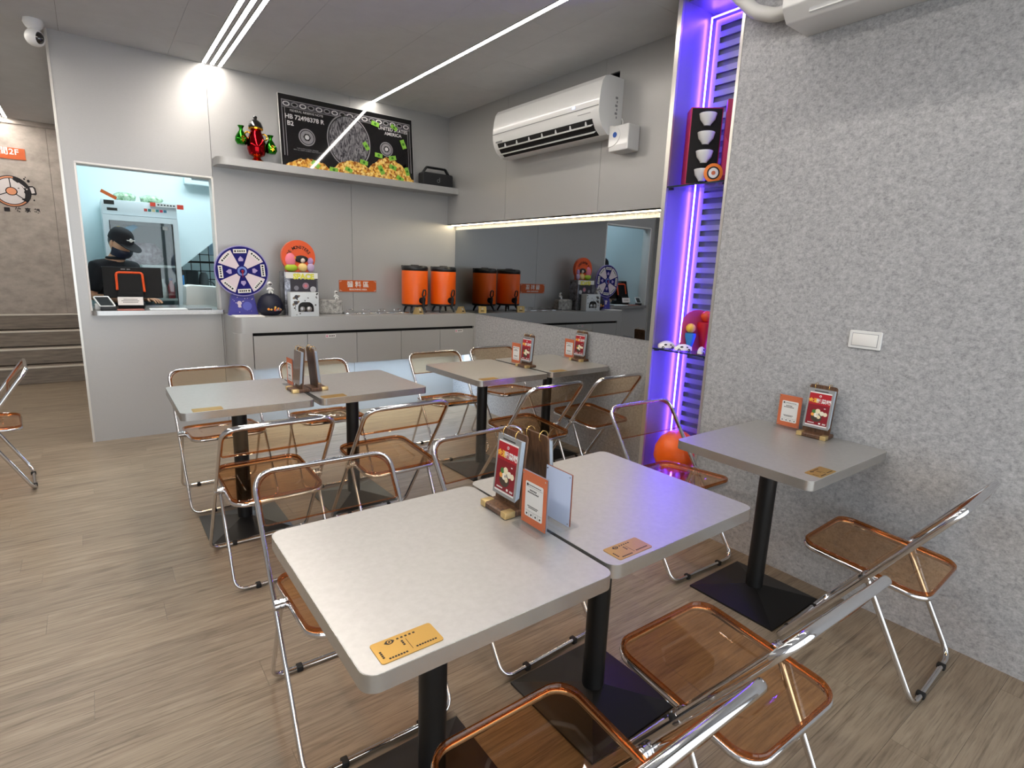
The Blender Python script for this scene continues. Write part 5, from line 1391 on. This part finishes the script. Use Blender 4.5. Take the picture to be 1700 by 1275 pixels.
# local: faces -y
V = {'pel': (0, 0.02, 0.93, 0.125, 0.10), 'wa': (0, 0.03, 1.06, 0.115, 0.09), 'ch': (0, 0.02, 1.24, 0.125, 0.10), 'sh': (0, 0.0, 1.36, 0.09, 0.075), 'nk': (0, -0.02, 1.43, 0.048), 'hd0': (0, -0.05, 1.49, 0.055),
     'ls': (-0.155, 0.0, 1.345, 0.055), 'le': (-0.215, 0.03, 1.10, 0.042), 'lw': (-0.13, -0.19, 1.085, 0.028), 'lp': (-0.10, -0.25, 1.08, 0.030, 0.018),
     'rs': (0.155, 0.0, 1.345, 0.055), 're': (0.215, 0.03, 1.10, 0.042), 'rw': (0.13, -0.19, 1.085, 0.028), 'rp': (0.10, -0.25, 1.08, 0.030, 0.018),
     'lh': (-0.09, 0.02, 0.88, 0.088), 'lk': (-0.10, 0.0, 0.49, 0.06), 'la': (-0.105, 0.03, 0.09, 0.042), 'lt': (-0.11, -0.10, 0.045, 0.038),
     'rh': (0.09, 0.02, 0.88, 0.088), 'rk': (0.10, 0.0, 0.49, 0.06), 'ra': (0.105, 0.03, 0.09, 0.042), 'rt': (0.11, -0.10, 0.045, 0.038)}
E_ = [('pel', 'wa'), ('wa', 'ch'), ('ch', 'sh'), ('sh', 'nk'), ('nk', 'hd0'), ('sh', 'ls'), ('ls', 'le'), ('le', 'lw'), ('lw', 'lp'), ('sh', 'rs'), ('rs', 're'), ('re', 'rw'), ('rw', 'rp'), ('pel', 'lh'), ('lh', 'lk'), ('lk', 'la'), ('la', 'lt'), ('pel', 'rh'), ('rh', 'rk'), ('rk', 'ra'), ('ra', 'rt')]
for s, p in ((-1, 'l'), (1, 'r')):
    bx_, by_, bz_ = s * 0.10, -0.25, 1.08
    for k, (dx, ln) in enumerate(((-0.027, 0.062), (-0.009, 0.075), (0.010, 0.07), (0.027, 0.055))):
        V[p + 'f%da' % k] = (bx_ + dx * s * -1, by_ - 0.035, bz_ + 0.004, 0.0085); V[p + 'f%db' % k] = (bx_ + dx * s * -1.1, by_ - 0.035 - ln * .6, bz_ - 0.006, 0.008); V[p + 'f%dc' % k] = (bx_ + dx * s * -1.1, by_ - 0.035 - ln, bz_ - 0.03, 0.0065)
        E_ += [(p + 'p', p + 'f%da' % k), (p + 'f%da' % k, p + 'f%db' % k), (p + 'f%db' % k, p + 'f%dc' % k)]
    V[p + 't1'] = (bx_ - s * 0.038, by_ - 0.008, bz_ - 0.004, 0.010); V[p + 't2'] = (bx_ - s * 0.05, by_ - 0.045, bz_ - 0.016, 0.0085)
    E_ += [(p + 'p', p + 't1'), (p + 't1', p + 't2')]
body = skin_obj('body', V, E_, M_skin, pn, 0, 2)
# head (part of the body figure): egg shape with nose, ears and brow, tilted down
HM = Matrix.Translation((0, -0.085, 1.555)) @ Matrix.Rotation(radians(24), 4, 'X')
hm = MB(); hm.M = HM
loops = []
for i in range(13):
    a = -pi / 2 + pi * i / 12
    z = 0.115 * sin(a); k = max(cos(a), 0.03)
    w = 0.074 * k * (1.0 if z > -0.02 else 1.0 - 1.8 * (-0.02 - z)); d = 0.092 * k
    loops.append([(w * cos(t), d * sin(t) - (0.012 if z < -0.03 else 0), z) for t in [2 * pi * j / 20 for j in range(20)]])
hm.loft(loops)
hm.loft([[(-0.010, -0.084, 0.012), (0.010, -0.084, 0.012), (0.0, -0.088, 0.014)], [(-0.014, -0.086, -0.028), (0.014, -0.086, -0.028), (0.0, -0.112, -0.026)], [(-0.010, -0.082, -0.036), (0.010, -0.082, -0.036), (0.0, -0.095, -0.036)]])
for s in (-1, 1): hm.ball((s * 0.075, 0.008, -0.005), 0.022, 10, 7, (0.4, 0.75, 1.3))
hm.build('head', M_skin, body, smooth=True, ang=60)
e2 = MB(); e2.M = HM
for s in (-1, 1): e2.ball((s * 0.03, -0.084, 0.008), 0.011, 10, 6, (1.2, 0.5, 0.5))
e2.build('eyes', M_ink, body, smooth=True)
hr = MB(); hr.M = HM; hr.ball((0, 0.022, 0.015), 0.082, 16, 10, (0.96, 0.95, 1.0)); hr.build('hair', M_bplastic, pn, smooth=True)
mkk = MB(); mkk.M = HM
mkk.loft([[(0.078 * cos(t), -0.012 + 0.104 * sin(t) * k1, z) for t in [pi + pi * j / 12 for j in range(13)]] for z, k1 in ((-0.026, 0.92), (-0.036, 1.08), (-0.055, 1.08), (-0.08, 0.96), (-0.095, 0.84))], False, False, closed=False)
mkk.build('face_mask', M_navydk, pn, smooth=True, ang=70)
cp = MB(); cp.M = HM @ Matrix.Translation((0, 0.0, 0.030))
lo = []
for i in range(8):
    a = (pi / 2) * i / 7
    k = max(cos(a) ** 0.6, 0.02)
    lo.append([(0.087 * k * cos(t), 0.106 * k * sin(t) + 0.002, 0.105 * sin(a)) for t in [2 * pi * j / 22 for j in range(22)]])
cp.loft(lo); cap_o = cp.build('cap', M_cloth, pn, smooth=True, ang=60)
bm_ = MB(); bm_.M = HM @ Matrix.Translation((0, 0.0, 0.030))
outer = [(0.082 * cos(t), -0.075 - 0.125 * abs(sin(t)) ** 0.8, -0.018 * abs(sin(t))) for t in [pi + pi * j / 14 for j in range(15)]]
innr = [(0.082 * cos(t), -0.030 - 0.07 * abs(sin(t)), 0.004) for t in [pi + pi * j / 14 for j in range(15)]]
bm_.loft([innr, outer, [(x, y, z - 0.005) for x, y, z in outer], [(x, y, z - 0.006) for x, y, z in innr], innr], False, False, closed=False)
bm_.build('peak', M_cloth, cap_o, smooth=True)
bd = MB(); bd.M = HM @ Matrix.Translation((0, -0.1015, 0.072)); bd.prism(disc((0, 0), 0.014, 14), -0.004, 0.010, 'y').box(-0.036, 0.036, -0.003, 0.008, -0.0025, 0.0025); bd.build('badge', M_white2, cap_o)
# polo shirt and trousers
Vs = {'hip': (0, 0.02, 0.92, 0.16, 0.125), 'wa': (0, 0.03, 1.06, 0.15, 0.12), 'ch': (0, 0.02, 1.24, 0.158, 0.125), 'sh': (0, 0.0, 1.355, 0.11, 0.09), 'nk': (0, -0.012, 1.415, 0.064),
      'ls': (-0.155, 0.0, 1.345, 0.078), 'lm': (-0.19, 0.016, 1.22, 0.068), 'le': (-0.207, 0.024, 1.135, 0.066), 'rs': (0.155, 0.0, 1.345, 0.078), 'rm': (0.19, 0.016, 1.22, 0.068), 're': (0.207, 0.024, 1.135, 0.066)}
shirt = skin_obj('polo_shirt', Vs, [('hip', 'wa'), ('wa', 'ch'), ('ch', 'sh'), ('sh', 'nk'), ('sh', 'ls'), ('ls', 'lm'), ('lm', 'le'), ('sh', 'rs'), ('rs', 'rm'), ('rm', 're')], M_cloth, pn, 0, 2)
MB().torus((0, -0.02, 1.43), 0.062, 0.014, 'z', 20, 8).build('collar', M_cloth, shirt, smooth=True)
Vt = {'p': (0, 0.02, 0.90, 0.15, 0.12), 'lh': (-0.09, 0.02, 0.82, 0.105), 'lk': (-0.10, 0.0, 0.49, 0.08), 'la': (-0.105, 0.03, 0.10, 0.065), 'rh': (0.09, 0.02, 0.82, 0.105), 'rk': (0.10, 0.0, 0.49, 0.08), 'ra': (0.105, 0.03, 0.10, 0.065)}
skin_obj('trousers', Vt, [('p', 'lh'), ('lh', 'lk'), ('lk', 'la'), ('p', 'rh'), ('rh', 'rk'), ('rk', 'ra')], M_cloth, pn, 0, 1)
for s in (-1, 1): MB().ball((s * 0.108, -0.045, 0.045), 0.06, 14, 8, (0.85, 2.0, 0.75)).build('shoe', M_bplastic, pn, smooth=True)
